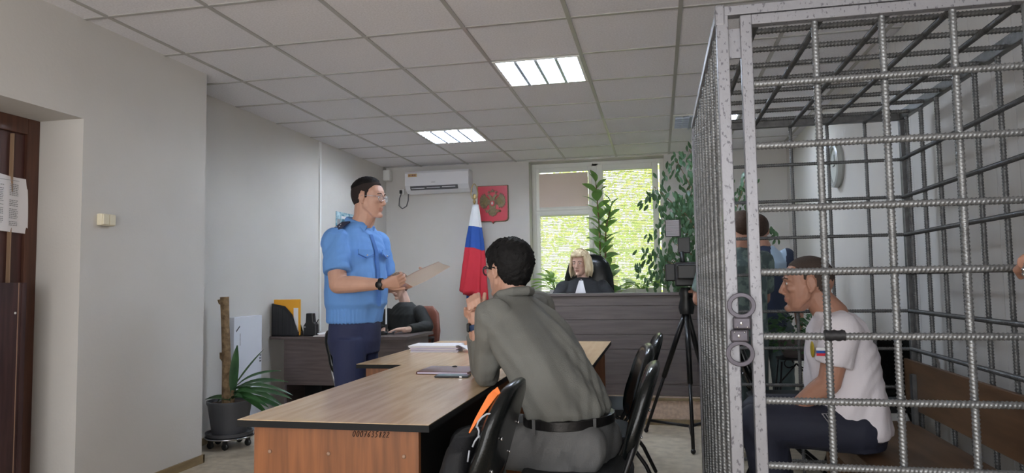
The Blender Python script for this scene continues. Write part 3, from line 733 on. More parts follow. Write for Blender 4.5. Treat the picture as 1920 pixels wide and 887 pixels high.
for z in ZL: rebar((CX0+.012, CY1-.038, z+.0), 'x', CX1-CX0-.04, 'rebardark', cage, .0085)
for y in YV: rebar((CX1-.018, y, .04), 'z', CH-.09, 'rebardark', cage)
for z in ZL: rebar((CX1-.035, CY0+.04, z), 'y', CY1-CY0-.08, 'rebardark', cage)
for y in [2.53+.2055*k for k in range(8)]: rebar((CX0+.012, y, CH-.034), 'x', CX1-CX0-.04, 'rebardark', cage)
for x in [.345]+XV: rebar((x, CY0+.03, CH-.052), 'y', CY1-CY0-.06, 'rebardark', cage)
# gate
GX0, GX1 = .287, 1.31
gate = MB()
gy0, gy1 = 2.345, 2.38
gate.box((GX0, gy0, .12), (GX0+.036, gy1, 2.068)); gate.box((GX1-.036, gy0, .12), (GX1, gy1, 2.068)); gate.box((GX0+.036, gy0, 2.034), (GX1-.036, gy1, 2.068)); gate.box((GX0+.036, gy0, .12), (GX1-.036, gy1, .155))
G = gate.build('gate', 'steelpaint', cage, bevel=.003)
for x in (.521, .722, .927, 1.13): rebar((x, 2.373, .155), 'z', 1.88, 'rebar', G, .0105)
for z in ZL: rebar((GX0+.036, 2.354, z), 'x', GX1-GX0-.072, 'rebar', G, .0105)
MB().box((CX0+.038, CY0+.012, 1.93), (GX0, CY0+.02, 2.03)).build('hinge_plate', 'steelpaint', cage)
MB().box((CX0-.004, CY0-.003, 2.04), (CX0+.03, CY0+.03, 2.112)).build('weld', 'steelpaint', cage, bevel=.008)
tp = MB(); tp.loft([((.505+.06*k/8, 2.352, 1.018+.002*math.sin(k*2)), .016, .017, (0, 1, 0), (0, 0, 1)) for k in range(9)], n=14); tag(tp.build('black_tape', 'tape', smooth='auto'), 'black tape wrapped around the crossing of two cage bars', 'tape')
# bench in cage
t = thing('wooden_bench', 'brown wooden bench with backrest inside the cage', 'bench', (1.05, 3.2, 0))
MB().box((.80, 2.45, .42), (1.26, 4.0, .45)).build('seat', 'trimwood', t, bevel=.003)
mat('benchwood', (112, 86, 64), .42, col2=(90, 68, 50), scale=4, stretch=(5, .6, 5), detail=6)
for o in bpy.data.objects:
    if o.name.startswith('seat') and o.parent == t: o.data.materials[0] = M['benchwood']
MB().box((.82, 2.5, .34), (.835, 3.95, .419)).build('apron', 'benchwood', t)
MB().box((1.265, 2.42, .515), (1.285, 4.08, .765)).build('backrest', 'benchwood', t, bevel=.003)
for y in (2.5, 3.9):
    MB().box((.83, y, 0), (1.25, y+.04, .42)).build('leg', 'benchwood', t); MB().box((1.245, y, .45), (1.265, y+.04, .7)).build('back_support', 'rebardark', t)
# handcuffs locked round the gate posts
t = thing('handcuffs', 'grey steel handcuffs chained around the two cage posts', 'handcuffs', (.27, 2.33, 1.03))
def cuff(cz, up):
    c = at(1390 if up > 0 else 1388, cz, 2.325); b = MB()
    ring = [(c.x+.037*math.cos(a), c.y, c.z+.034*math.sin(a)) for a in [2*PI*k/32 for k in range(32)]]
    rs = []
    for p in ring:
        dx, dz = (p[0]-c.x)/.037, (p[2]-c.z)/.034
        rs.append([Vector((p[0]+dx*u, p[1]+v, p[2]+dz*u)) for u, v in ((-.007, -.006), (.007, -.006), (.007, .006), (-.007, .006))])
    rs.append(rs[0]); b.rings(rs, caps=False); b.build('cuff_ring', 'cuff', t, bevel=.002)
    zb = c.z-up*.056; b = MB(); b.box((c.x-.028, c.y-.009, zb-.020), (c.x+.028, c.y+.009, zb+.020)); o = b.build('lock_body', 'cuff', t, bevel=.006)
    b = MB(); b.ell((c.x-.015, c.y-.0095, zb-up*.012), .003); b.ell((c.x+.015, c.y-.0095, zb-up*.012), .003); b.ell((c.x-.003, c.y-.0095, zb), (.004, .002, .006)); b.build('rivet', 'chrome', t)
cuff(573, 1); cuff(663, -1)
c = at(1391, 620, 2.325)
for k in range(2): MB().tube([(c.x+.006*math.cos(a), c.y, c.z-.006+.012*k+.009*math.sin(a)) for a in [2*PI*i/12 for i in range(12)]], .002, 6, closed=True).build('chain_link', 'chrome', t, smooth=True)
# ================================================================ TV CAMERA
t = thing('camera_tripod', 'black camera tripod standing in front of the judge bench', 'tripod', (.2, 5.4, 0))
hub = Vector((.20, 5.42, .98))
for f in ((-.13, 5.65, .02), (.42, 5.72, .02), (.20, 5.0, .02)):
    f = Vector(f); b = MB(); b.tube([hub, hub.lerp(f, .55)], .02, 8); b.tube([hub.lerp(f, .5), f], .013, 8); b.ell(f, .018); b.build('leg', 'blackmetal', t, smooth=True)
for f in ((-.10, 5.63, .10), (.38, 5.69, .10), (.20, 5.08, .10)):
    MB().tube([(.2, 5.5, .09), f], .012, 6).build('spreader_arm', 'blackmetal', t, smooth=True)
MB().lathe([(.05, .94), (.06, .99), (.045, 1.06), (.055, 1.10), (.04, 1.14)], (.20, 5.42, 0)).build('head', 'blackplastic', t, smooth='auto')
MB().tube([(.22, 5.40, 1.08), (.42, 5.15, .98)], .01, 8).build('pan_handle', 'blackmetal', t, smooth=True)
t = thing('video_camera', 'black video camera with light panel on the tripod', 'video camera', (.2, 5.4, 1.14))
b = MB(); b.box((.12, 5.30, 1.15), (.30, 5.62, 1.33)); b.box((.13, 5.1, 1.2), (.27, 5.3, 1.31)); b.build('body', 'blackplastic', t, bevel=.012)
b = MB(); b.box((.05, 5.36, 1.19), (.125, 5.6, 1.32)); b.build('battery', 'blackplastic', t, bevel=.008)
b = MB(); b.T = Matrix.Translation((.21, 5.62, 1.25)) @ Matrix.Rotation(-PI/2, 4, 'X'); b.lathe([(.045, 0), (.05, .1), (.06, .12), (.06, .2)], n=20); b.build('lens', 'blackplastic', t, smooth='auto')
b = MB(); b.tube([(.18, 5.33, 1.33), (.18, 5.36, 1.40), (.18, 5.55, 1.41), (.18, 5.6, 1.34)], .014, 8); b.build('carry_handle', 'blackplastic', t, smooth=True)
MB().box((.30, 5.33, 1.385), (.40, 5.345, 1.45)).build('flip_screen', 'screenblue', t, bevel=.002); MB().box((.295, 5.345, 1.375), (.41, 5.36, 1.46)).build('screen_back', 'blackplastic', t, bevel=.002)
MB().box((.15, 5.40, 1.40), (.24, 5.47, 1.52)).build('lamp_bracket', 'blackplastic', t, bevel=.006)
b = MB(); b.box((.06, 5.38, 1.525), (.175, 5.41, 1.655)); b.build('light_panel', 'blackplastic', t, bevel=.004)
b = MB()
for k in range(14): b.box((.065, 5.375, 1.531+.0087*k), (.162, 5.3805, 1.5375+.0087*k))
b.build('light_grille', 'ledgrey', t)
# ================================================================ PLANTS
random.seed(21)
t = thing('potted_dracaena', 'tall cut dracaena trunk with drooping striped leaves in a grey pot by the left wall', 'potted plant', (-3.2, 4.72, 0))
pc = (-3.195, 4.75, 0)
MB().lathe([(.115, .10), (.125, .11), (.155, .31), (.165, .33), (.165, .345), (.155, .345), (.15, .315), (.003, .312)], pc, n=36).build('pot', 'greypot', t, smooth='auto')
MB().lathe([(.148, .3), (.148, .322), (.003, .325)], pc, n=24).build('soil', 'soil', t)
MB().lathe([(.135, .088), (.165, .09), (.17, .115), (.16, .115), (.15, .1)], pc, n=36).build('saucer', 'greypot', t, smooth='auto')
b = MB(); b.tube([(-3.215, 4.74, .31), (-3.225, 4.75, .6), (-3.24, 4.75, .9), (-3.25, 4.75, 1.12)], [.036, .033, .03, .033], 14); b.tube([(-3.245, 4.75, 1.05), (-3.285, 4.745, 1.075), (-3.29, 4.745, 1.10)], [.012, .012, .015], 8); b.tube([(-3.23, 4.74, .62), (-3.265, 4.735, .66), (-3.265, 4.735, .70)], [.01, .009, .01], 8); b.build('trunk', 'trunk', t, smooth='auto')
b = MB(); b.tube([(-3.16, 4.73, .31), (-3.155, 4.73, .42)], [.016, .013], 8); b.build('shoot_stem', 'trunk', t, smooth=True)
b = MB(); o0 = Vector((-3.155, 4.73, .40))
L = [((.05, 0, 1), .40, .075), ((.75, -.1, .75), .40, .05), ((.85, -.1, .55), .44, .05), ((1, -.1, .35), .46, .055), ((1, -.2, .2), .46, .055), ((.95, .2, .28), .44, .05), ((1, -.1, .08), .42, .05), ((.8, -.3, .1), .34, .05), ((.7, -.4, .35), .3, .045), ((.5, .5, .6), .34, .05), ((-.7, -.2, .35), .23, .055), ((-.8, .1, .0), .21, .05), ((.9, -.3, -.1), .36, .05), ((.4, -.6, .5), .28, .045), ((.6, .2, .9), .36, .045), ((1, .1, .45), .42, .05)]
for d, l, w_ in L: leaf(b, o0+Vector((0, 0, random.uniform(-.06, .06))), d, (-d[0]*.5+.1, -.5, 1), l, w_, bend=.45 if d[2] < .9 else .05, seg=8, fold=.3)
b.build('foliage', 'leaf_stripe', t, smooth=True)
t = thing('plant_trolley', 'round metal plant trolley with castors under the grey pot', 'plant trolley', (-3.195, 4.75, 0))
MB().tube([(pc[0]+.172*math.cos(a), pc[1]+.172*math.sin(a), .078) for a in [2*PI*k/36 for k in range(36)]], .006, 8, closed=True).build('rim', 'chrome', t, smooth=True)
MB().lathe([(.165, .07), (.165, .086)], pc, n=32).build('plate', 'blackplastic', t)
for a in (-1.2, -2.3, .3, 1.6, 2.8):
    x, y = pc[0]+.135*math.cos(a), pc[1]+.135*math.sin(a)
    b = MB(); b.T = Matrix.Translation((x, y, .025)) @ Matrix.Rotation(PI/2, 4, 'X') @ Matrix.Translation((0, 0, -.01)); b.lathe([(.018, 0), (.025, .004), (.025, .016), (.018, .02)], n=16); b.T = None; b.box((x-.012, y-.014, .03), (x+.012, y+.014, .07)); b.build('castor', 'blackplastic', t, smooth='auto')
# white box behind the plant
t = thing('white_carton', 'tall white carton with black print leaning behind the dracaena', 'carton', (-3.36, 5.25, 0))
MB().box((-3.41, 5.02, .0), (-3.345, 5.42, .95)).build('carton_body', 'foam', t, bevel=.004)
b = MB()
for i, z in enumerate((.60, .575, .55)):
    for st_ in SEG['928'[i]] if '928'[i] in SEG else [[(.65,.5),(.2,.55),(.1,.8),(.35,1),(.6,.85),(.62,.5),(.5,.15),(.2,0)]]:
        b.tube([(-3.3445, 5.385+.022*p[1], z+.02-.020*p[0]) for p in st_], .0022, 5)
for k in range(9): b.box((-3.3448, 5.10, .72+.011*k), (-3.3442, 5.107, .727+.011*k))
b.prism([(0, 0), (.05, .04), (.045, .05), (-.005, .01)], (-3.345, 5.05, .83), (0, 1, 0), (0, 0, 1), .0006); b.build('print', 'ink', t)
# sill plants
def lily(x, y, z, n, label, s=1, seed=1):
    random.seed(seed)
    t = thing('potted_lily', label, 'potted plant', (x, y, z))
    MB().lathe([(.05, z), (.07, z+.09), (.075, z+.1), (.068, z+.1), (.003, z+.09)], (x, y, 0), n=20).build('pot', 'white', t, smooth='auto')
    b = MB()
    for i in range(n):
        a = random.uniform(0, 2*PI); up = random.uniform(.25, 1.3); d = Vector((math.cos(a), math.sin(a)*.6, up)).normalized()
        st0 = Vector((x, y, z+.09)); st1 = st0+d*random.uniform(.08, .18)*s; b.tube([st0, st1], .0025, 5)
        leaf(b, st1, (d.x, d.y, d.z-.45), (0, -.3, 1), random.uniform(.10, .17)*s, random.uniform(.05, .075)*s, bend=.3, seg=5)
    b.build('foliage', 'leaf_lily', t, smooth=True)
lily(-1.22, 8.30, 1.0, 26, 'leafy green peace lily on the windowsill left of the judge', 1.25, 4)
lily(-.20, 8.30, 1.0, 30, 'leafy green plant on the windowsill right of the judge', 1.1, 9)
random.seed(31)
t = thing('potted_rubber_plant', 'tall broad-leaved plant standing in front of the window behind the judge', 'potted plant', (-.62, 8.05, .215))
MB().lathe([(.10, .217), (.13, .40), (.14, .42), (.13, .42), (.003, .4)], (-.6, 7.95, 0), n=24).build('pot', 'offwhite', t, smooth='auto')
b = MB(); S1 = [(-.62, 7.95, .4), (-.64, 8.0, 1.2), (-.66, 8.05, 1.9), (-.69, 8.08, 2.40)]; S2 = [(-.6, 7.95, .4), (-.60, 8.0, 1.2), (-.58, 8.03, 1.8), (-.50, 8.05, 2.12)]
b.tube(S1, [.014, .012, .009, .005], 8); b.tube(S2, [.014, .012, .009, .005], 8); b.build('stems', 'trunk', t, smooth=True)
b = MB()
def along(S, z):
    for a, c in zip(S, S[1:]):
        if a[2] <= z <= c[2]: return Vector(a).lerp(Vector(c), (z-a[2])/(c[2]-a[2]))
    return Vector(S[-1])
for S_, z0_, z1_ in ((S1, 1.05, 2.40), (S2, 1.05, 2.10)):
    z = z0_; k = 0
    while z < z1_:
        p = along(S_, z); a = k*2.4+random.uniform(-.3, .3); k += 1; top = (z-z0_)/(z1_-z0_)
        sz = .27-.08*top; d = Vector((math.cos(a), math.sin(a)*.6-.25, .55+.7*top))
        if z > z1_-.12: d.z += 1.0
        leaf(b, p, d, (-d.x*.9, random.uniform(-1, .3), 1), sz*random.uniform(.75, 1.05), sz*.62, bend=.3, seg=7, fold=.18); z += .047
b.build('foliage', 'leaf_tall', t, smooth=True)
# ficus
random.seed(41)
t = thing('potted_ficus', 'large weeping ficus tree standing between the window and the cage', 'potted plant', (.55, 7.35, .0))
MB().lathe([(.16, .0), (.2, .34), (.21, .36), (.195, .36), (.003, .34)], (.72, 7.3, 0), n=28).build('pot', 'greypot', t, smooth='auto')
b = MB(); lv = MB(); tips = []
base = Vector((.72, 7.3, .34)); b.tube([base, (.68, 7.3, .8), (.62, 7.33, 1.3)], [.022, .02, .016], 8)
brs = [(-.12, 7.2, 1.45), (.02, 7.2, 1.28), (.05, 7.25, 1.78), (-.02, 7.25, 2.12), (.22, 7.3, 2.38), (.35, 7.3, 2.5), (.45, 7.3, 1.5), (.5, 7.35, 2.0), (.8, 7.3, 1.75), (1.02, 7.25, 1.7), (.9, 7.3, 2.2), (.3, 7.15, 1.75), (.28, 7.2, 1.2), (.15, 7.3, 1.55), (.55, 7.2, 1.2), (.32, 7.3, 2.1), (.15, 7.2, 1.9), (.12, 7.25, 1.38), (.3, 7.25, 1.45), (.3, 7.2, 1.95)]
for q in brs:
    q = Vector(q); s0 = Vector((.66, 7.3, min(1.25, max(.7, q.z-.6)))); mid = (s0+q)*.5+Vector((0, 0, .15))
    pts = [s0, mid, q+Vector((0, 0, .04)), q+Vector((-.05 if q.x < .6 else .05, 0, -.10))]
    b.tube(pts, [.009, .006, .004, .002], 6)
    for k in range(56):
        u = random.uniform(.45, 1)
        p = pts[1].lerp(pts[2], (u-.45)/.4) if u < .85 else pts[2].lerp(pts[3], (u-.85)/.15)
        p = p+Vector((random.gauss(0, .07), random.gauss(0, .07), random.gauss(-.02, .06)))
        leaf(lv, p, (random.uniform(-.7, .7), random.uniform(-.7, .7), -1.0), (random.uniform(-1, 1), -1, .4), random.uniform(.06, .095), random.uniform(.028, .040), bend=.2, seg=3)
b.build('branches', 'trunk', t, smooth=True); lv.build('foliage', 'leaf_ficus', t, smooth=True)
# wrought iron stand with potted plant beyond the cage
t = thing('plant_stand', 'black wrought iron plant stand with scrolls beyond the cage', 'plant stand', (1.0, 6.0, 0))
b = MB()
for s in (1, -1):
    b.tube([(1.0+s*.0, 6, .60), (1.0+s*.05, 6, .54), (1.0+s*.12, 6, .46), (1.0+s*.15, 6, .38), (1.0+s*.10, 6, .33)], .006, 6)
    b.tube([(1.0+s*(.05+.03*math.cos(a)), 6, .60+.03*math.sin(a)) for a in np.linspace(-2.5, 3.0, 14)], .005, 6)
    b.tube([(1.0+s*(.17+.05*math.cos(a)), 6, .27+.04*math.sin(a)) for a in np.linspace(1.0, 6.5, 16)], .005, 6)
    b.tube([(1.0+s*.11, 6+.08*s, .62), (1.0+s*.14, 6+.1*s, .3), (1.0+s*.2, 6+.14*s, .005)], .007, 6)
    b.tube([(1.0+s*.11, 6-.08*s, .62), (1.0+s*.14, 6-.1*s, .3), (1.0+s*.2, 6-.14*s, .005)], .007, 6)
b.tube([(1.0+.13*math.cos(a), 6+.13*math.sin(a), .64) for a in [2*PI*k/20 for k in range(20)]], .007, 6, closed=True)
b.tube([(.84, 6, .30), (.94, 6, .34), (1.05, 6, .30), (1.2, 6, .34)], .006, 6)
b.build('scrollwork', 'blackmetal', t, smooth=True); MB().lathe([(.12, .636), (.12, .642)], (1, 6, 0)).build('plate', 'blackmetal', t)
t = thing('potted_fern', 'bushy green plant in a dark pot on the iron stand', 'potted plant', (1.0, 6, .645))
MB().lathe([(.08, .645), (.12, .74), (.125, .78), (.11, .78), (.003, .77)], (1.0, 6, 0), n=20).build('pot', 'darkwood', t, smooth='auto')
b = MB(); random.seed(51)
for i in range(260):
    a = random.uniform(0, 2*PI); r = random.random()**.5*.2; p = Vector((1.0+r*math.cos(a), 6+r*.7*math.sin(a), .80+random.uniform(-.12, .16)*(1.1-r*2)))
    leaf(b, p, (math.cos(a), math.sin(a), random.uniform(-.6, .8)), (random.uniform(-.5, .5), -.6, 1), random.uniform(.04, .07), random.uniform(.02, .035), seg=3)
b.build('foliage', 'fern', t, smooth=True)
t = thing('cream_cabinet', 'low cream cabinet with sloping front beyond the cage', 'cabinet', (.95, 6.8, 0))
b = MB(); b.prism([(0, 0), (.7, 0), (.7, .32), (.42, .5), (.0, .52)], (.72, 6.95, .0), (1, 0, 0), (0, 0, 1), .35); b.build('body', 'offwhite', t, bevel=.01)
MB().box((.70, 6.58, .50), (1.12, 6.96, .525)).build('top', 'offwhite', t, bevel=.004)
for o in bpy.data.objects:
    if o.parent is None and o.name in ('plant_stand', 'potted_fern'): o.location += Vector((-.07, -.78, 0))
# ================================================================ PEOPLE
def frameM(c, F, up=(0, 0, 1), s=1):
    F = Vector(F).normalized(); U = Vector(up); Lf = U.cross(F).normalized(); U = F.cross(Lf)
    return Matrix.Translation(c) @ Matrix(((F.x, Lf.x, U.x), (F.y, Lf.y, U.y), (F.z, Lf.z, U.z))).to_4x4() @ Matrix.Scale(s, 4)
def head(b, H, fem=False, fat=0):
    """local head frame: +X face, +Y left, +Z up; chin -.118, crown .12"""
    b.T = H; X, Y = (1, 0, 0), (0, 1, 0); j = .9 if fem else 1
    b.ell((-.014, 0, .032), (.100, .077, .087)); b.ell((-.03, 0, .012), (.085, .074, .075))
    b.loft([((.025, 0, .075), .050, .050, X, Y), ((.026, 0, .045), .064, .066, X, Y), ((.022, 0, .015), .066, .067, X, Y), ((.020, 0, -.02), .066, (.064+fat)*j, X, Y), ((.022, 0, -.05), .063, (.060+fat)*j, X, Y), ((.028, 0, -.078), .057, (.050+fat)*j, X, Y), ((.038, 0, -.100), .045, .037*j, X, Y), ((.046, 0, -.117), .028, .024*j, X, Y)], n=24, pw=2.3)
    for s in (1, -1):
        b.tube([(.004, .056*s, -.02), (.012, .053*s*j, -.055), (.05, .028*s, -.098)], [.018, .017+fat, .014], 8, round_=True)     # jaw
        b.ell((.062, .036*s, -.018), (.026, .022, .020))                      # cheek
        b.ell((.096, .011*s, -.037), (.011, .0085, .008))                       # nostril wing
        b.ell((.070, .031*s, .004), (.020, .017, .012))                        # eyelids
        b.tube([(.086, .010*s, .021), (.087, .030*s, .026), (.074, .048*s, .020)], [.008, .009, .007], 8, round_=True)   # brow ridge
        R = Matrix.Rotation(-.25*s, 3, 'Z') @ Matrix.Rotation(.12, 3, 'Y')
        b.ell((-.006, .078*s, -.004), (.019, .006, .032), R); b.tube([(-.006+.016*math.cos(a), (.083+.004*math.cos(a+2))*s, .001+.028*math.sin(a)) for a in np.linspace(-.9, 3.6, 9)], .0042, 6, round_=True); b.ell((-.002, .079*s, -.032), (.008, .006, .009))
    b.tube([(.084, 0, .018), (.097, 0, -.006), (.108, 0, -.029)], [.0085, .0092, .0105], 10, round_=True)          # nose
    b.ell((.074, 0, -.058), (.020, .030, .022))
    b.ell((.088, 0, -.060), (.009, .022, .0055)); b.ell((.0865, 0, -.071), (.009, .019, .006)); b.ell((.081, 0, -.103), (.019, .021, .016))
    b.T = None
def face_parts(p, H, glasses=None, brow='brow', s=1):
    for q in (1, -1):
        b = MB(); b.T = H; b.ell((.0775, .031*q, .0045), (.0125, .0125, .0085)); b.build('eye', 'eyewhite', p, smooth=True)
        b = MB(); b.T = H; b.ell((.0865, .031*q, .0045), (.0046, .0055, .0055)); b.build('iris', 'iris', p, smooth=True)
        b = MB(); b.T = H; b.tube([(.093, .013*q, .023), (.0945, .028*q, .030), (.081, .049*q, .0245)], [.0025, .0034, .002], 6); b.build('eyebrow', brow, p, smooth=True)
    if glasses:
        g = MB(); g.T = H; rm = .0018 if glasses == 'chrome' else .0034
        for q in (1, -1):
            ring = [(.1045-.010*abs(math.cos(a))*(math.cos(a)*q > 0), .034*q+.024*math.cos(a), .0+.019*math.sin(a)) for a in [2*PI*k/24 for k in range(24)]]
            g.tube(ring, rm, 6, closed=True); g.tube([(.095, .057*q, .008), (.05, .076*q, .010), (-.005, .083*q, .010), (-.03, .082*q, -.01)], rm, 6)
        g.tube([(.106, -.011, .004), (.110, 0, .007), (.106, .011, .004)], rm, 6); go = g.build('glasses', glasses, p, smooth=True)
        for q in (1, -1):
            l = MB(); l.T = H; l.rings([[(.1025, .034*q+r*.0235*math.cos(a), r*.0185*math.sin(a)) for a in [2*PI*k/20 for k in range(20)]] for r in (.05, 1)], caps=False); l.build('lens', 'lens', go)
def hairshell(p, H, hl, th=.012, m='hair_dark', rough=.003, seed=0, top=0, name='hair', fr=30, ex=None, sw=.014):
    """hair volume over the skull; hl(x)->lowest z where hair grows"""
    b = MB(); rs = []; nu, nv = 72, 44
    for i in range(nv+1):
        a = -PI/2+PI*min(max(i/nv, .01), .99); ring = []
        for j in range(nu):
            ph = 2*PI*j/nu; u = Vector((math.cos(a)*math.cos(ph), math.cos(a)*math.sin(ph), math.sin(a)))
            q = Vector((-.014+.100*u.x, .077*u.y, .032+(.087 if u.z > 0 else .108)*u.z))
            z0 = hl(q.x, q.y); k = min(1, max(0, (q.z-z0)/sw)); k = k*k*(3-2*k)
            t_ = th*(1+top*max(0, u.z))+rough*(math.sin(u.x*fr+seed+3*math.sin(u.y*9))*math.sin(u.y*fr*.8+u.z*12)+.5*math.sin(u.z*fr*1.6+u.x*17))
            if ex: t_ += ex(u)
            ring.append(q+u*(t_*k-.012*(1-k)))
        rs.append(ring)
    b.rings(rs); b2 = MB(); b2.T = H; b2.add(b.v, b.f); return b2.build(name, m, p, smooth=True)
def hline(pts):
    xs = [a for a, _ in pts]; zs = [c for _, c in pts]
    return lambda x, y: float(np.interp(x, xs, zs))
def hand(b, W, d, n, thumb, curl=(.5, .5, .5, .5), s=1, tcurl=.5, spread=.05):
    """W wrist, d towards the knuckles, n palm normal (palm side), thumb = direction sign along d x n"""
    W = Vector(W); d = Vector(d).normalized(); n = Vector(n); n = (n-d*n.dot(d)).normalized(); sd = d.cross(n)*thumb
    K = W+d*.088*s
    b.loft([(W-d*.02*s, .021*s, .026*s, n, sd), (W+d*.012*s, .018*s, .028*s, n, sd), (W+d*.045*s, .0165*s, .037*s, n, sd), (W+d*.075*s, .0145*s, .041*s, n, sd), (W+d*.092*s, .011*s, .040*s, n, sd)], n=18, pw=2.6)
    for i in range(4):
        o = (1.5-i)*.0195*s; p = K+sd*o-d*abs(o)*.12; L = (.043, .048, .045, .036)[i]*s; r = .0088*s if i < 3 else .0078*s
        dd = (d+sd*(1.5-i)*spread).normalized(); pts = [p-dd*.012, p]; ang = 0
        for k, f in enumerate((1, .68, .52)):
            ang += curl[i]*(.9, 1.25, .9)[k]; q = dd*math.cos(ang)+n*math.sin(ang); p = p+q*L*f; pts.append(p)
        b.tube(pts, [r*1.08, r*1.08, r, r*.92, r*.8], 10, round_=True)
    p0 = W+d*.022*s+sd*.020*s+n*.006*s; q = (sd*.75+d*.65+n*.25).normalized(); p1 = p0+q*.038*s; q2 = (sd*(.35-.3*tcurl)+d*.9+n*.55*tcurl).normalized(); p2 = p1+q2*.032*s; p3 = p2+(q2+n*.3*tcurl).normalized()*.026*s
    b.tube([p0, p1, p2, p3], [.0165*s, .0125*s, .0105*s, .009*s], 10, round_=True)
def limb(b, pts, rs, n=16): b.tube(pts, rs, n, round_=True)
def person(label, base): return thing('person', label, 'person', base)
def V3(*a): return Vector(a)
def lipidx(H):
    Hi = np.array(H.inverted())
    def f(c):
        q = c@Hi[:3, :3].T+Hi[:3, 3]; r = np.zeros(len(c))
        lip = (q[:, 0] > .084) & (np.abs(q[:, 1]) < .021) & (q[:, 2] < -.0565) & (q[:, 2] > -.076)
        r[lip] = 1; return r
    return f
def shoe(p, A, F, m='belt', s=1):
    F = Vector(F).normalized(); Sd = Vector((-F.y, F.x, 0)); A = Vector((A[0], A[1], 0)); b = MB()
    b.loft([(A-F*.07+V3(0, 0, .03), .03, .032, (0, 0, 1), Sd), (A-F*.05+V3(0, 0, .045), .044, .038, (0, 0, 1), Sd), (A+F*.0+V3(0, 0, .05), .049, .04, (0, 0, 1), Sd), (A+F*.08+V3(0, 0, .037), .036, .047, (0, 0, 1), Sd), (A+F*.15+V3(0, 0, .028), .027, .046, (0, 0, 1), Sd), (A+F*.195+V3(0, 0, .022), .018, .03, (0, 0, 1), Sd)], n=18, pw=2.6)
    b.build('shoe', m, p, smooth=True)
# ---------------------------------------------------------------- 1 standing officer
XO, YO = -1.925, 4.2
p = person('standing man with glasses in a light blue short-sleeved uniform shirt reading a paper', (XO, YO, 0))
F, S = V3(.96, -.28, 0), V3(.28, .96, 0)
BO = V3(XO, YO, 0)
hc = at(692, 372, YO); H = frameM(hc, (1, -.10, -.08), s=1.06)
nb = V3(XO+.035, YO, 1.58)
shR, elR, wrR = BO-S*.185+V3(0, 0, 1.485), at(634, 534, YO-.27), at(716, 533, YO-.27)
shL, elL, wrL = BO+S*.185+V3(.02, 0, 1.485), V3(XO+.10, YO+.27, 1.19), at(768, 532, YO+.10)
b = MB(); head(b, H, fat=.004)
b.tube([hc+V3(-.028, 0, -.03), hc+V3(-.03, 0, -.12), nb+V3(-.005, 0, -.03)], [.066, .070, .078], 18, round_=True)
b.loft([(V3(XO, YO, .86), .13, .17, F, S), (V3(XO, YO, 1.0), .13, .165, F, S), (V3(XO, YO, 1.2), .14, .17, F, S), (V3(XO, YO, 1.4), .13, .18, F, S), (V3(XO, YO, 1.5), .09, .16, F, S), (V3(XO, YO, 1.56), .06, .07, F, S)])
for sh_, el_, wr_ in ((shR, elR, wrR), (shL, elL, wrL)):
    limb(b, [sh_, sh_.lerp(el_, .5)+V3(-.005, 0, 0), el_], [.066, .060, .055]); limb(b, [el_, el_.lerp(wr_, .35)+V3(0, 0, .002), wr_], [.055, .052, .031])
hd = (at(790, 522, YO-.22)-wrR); hand(b, wrR+hd.normalized()*.012, (1, .10, .16), (0, .9, .45), -1, (.95, .85, .8, .8), 1.02, .35)
hand(b, wrL, (.95, .05, .30), (-.25, -.35, 1), 1, (.7, .75, .8, .85), 1.0, .3)
for s in (1, -1): limb(b, [V3(XO, YO+.095*s, .9), V3(XO+.01, YO+.1*s, .5), V3(XO-.02, YO+.11*s, .09)], [.08, .055, .04])
bake(b, 'body', ['skin', 'lip'], p, .0042, 3, idx=lipidx(H)); face_parts(p, H, 'chrome')
hl = hline([(-.12, -.072), (-.05, -.065), (-.025, -.03), (-.018, .035), (.004, .03), (.010, -.008), (.022, -.008), (.028, .04), (.052, .07), (.08, .078)])
hairshell(p, H, hline([(-.12, -.075), (-.05, -.068), (-.025, -.03), (-.018, .032), (.004, .028), (.010, -.012), (.024, -.012), (.03, .04), (.055, .072), (.085, .078)]), .006, 'hair_fade', .0005, 0, name='hair_sides')
hairshell(p, H, hline([(-.12, .015), (-.05, .035), (.0, .055), (.03, .062), (.055, .074), (.085, .080)]), .012, 'hair_black', .0012, 1, .35, sw=.042)
b = MB()                                                       # shirt
b.loft([(V3(XO-.00, YO, .955), .150, .188, F, S), (V3(XO-.005, YO, .965), .157, .192, F, S), (V3(XO, YO, 1.045), .160, .195, F, S), (V3(XO+.005, YO, 1.075), .180, .208, F, S), (V3(XO+.005, YO, 1.16), .185, .212, F, S), (V3(XO+.005, YO, 1.30), .172, .208, F, S), (V3(XO+.005, YO, 1.42), .158, .205, F, S), (V3(XO+.005, YO, 1.51), .125, .19, F, S), (V3(XO+.012, YO, 1.56), .100, .135, F, S), (V3(XO+.022, YO, 1.60), .084, .09, F, S)], n=32, pw=2.3)
for sh_, el_, r in ((shR, elR, 1), (shL, elL, 1)):
    q = sh_.lerp(el_, .70); dr = (el_-sh_).normalized()
    b.tube([sh_+V3(0, 0, .0)-dr*.01, sh_.lerp(el_, .3), sh_.lerp(el_, .6), q, q+dr*.012], [.088, .086, .084, .086, .084], 20); b.ell(sh_+V3(0, 0, -.005), (.09, .082, .08))
def exo(P, N):
    wb = (P[:, 2] < 1.05) & (P[:, 1] < YO+.3); an = np.arctan2(P[:, 1]-YO, P[:, 0]-XO)
    back = np.clip(1-np.abs(P[:, 0]-(XO-.0))/.13, 0, 1)
    return np.where(wb, .0032*np.sin(an*46)*back, 0)
sh0 = bake(b, 'shirt', 'shirt_blue', p, .006, 4, cloth(.0075, (.35, .1, 1), .10, 2, .0025, exo))
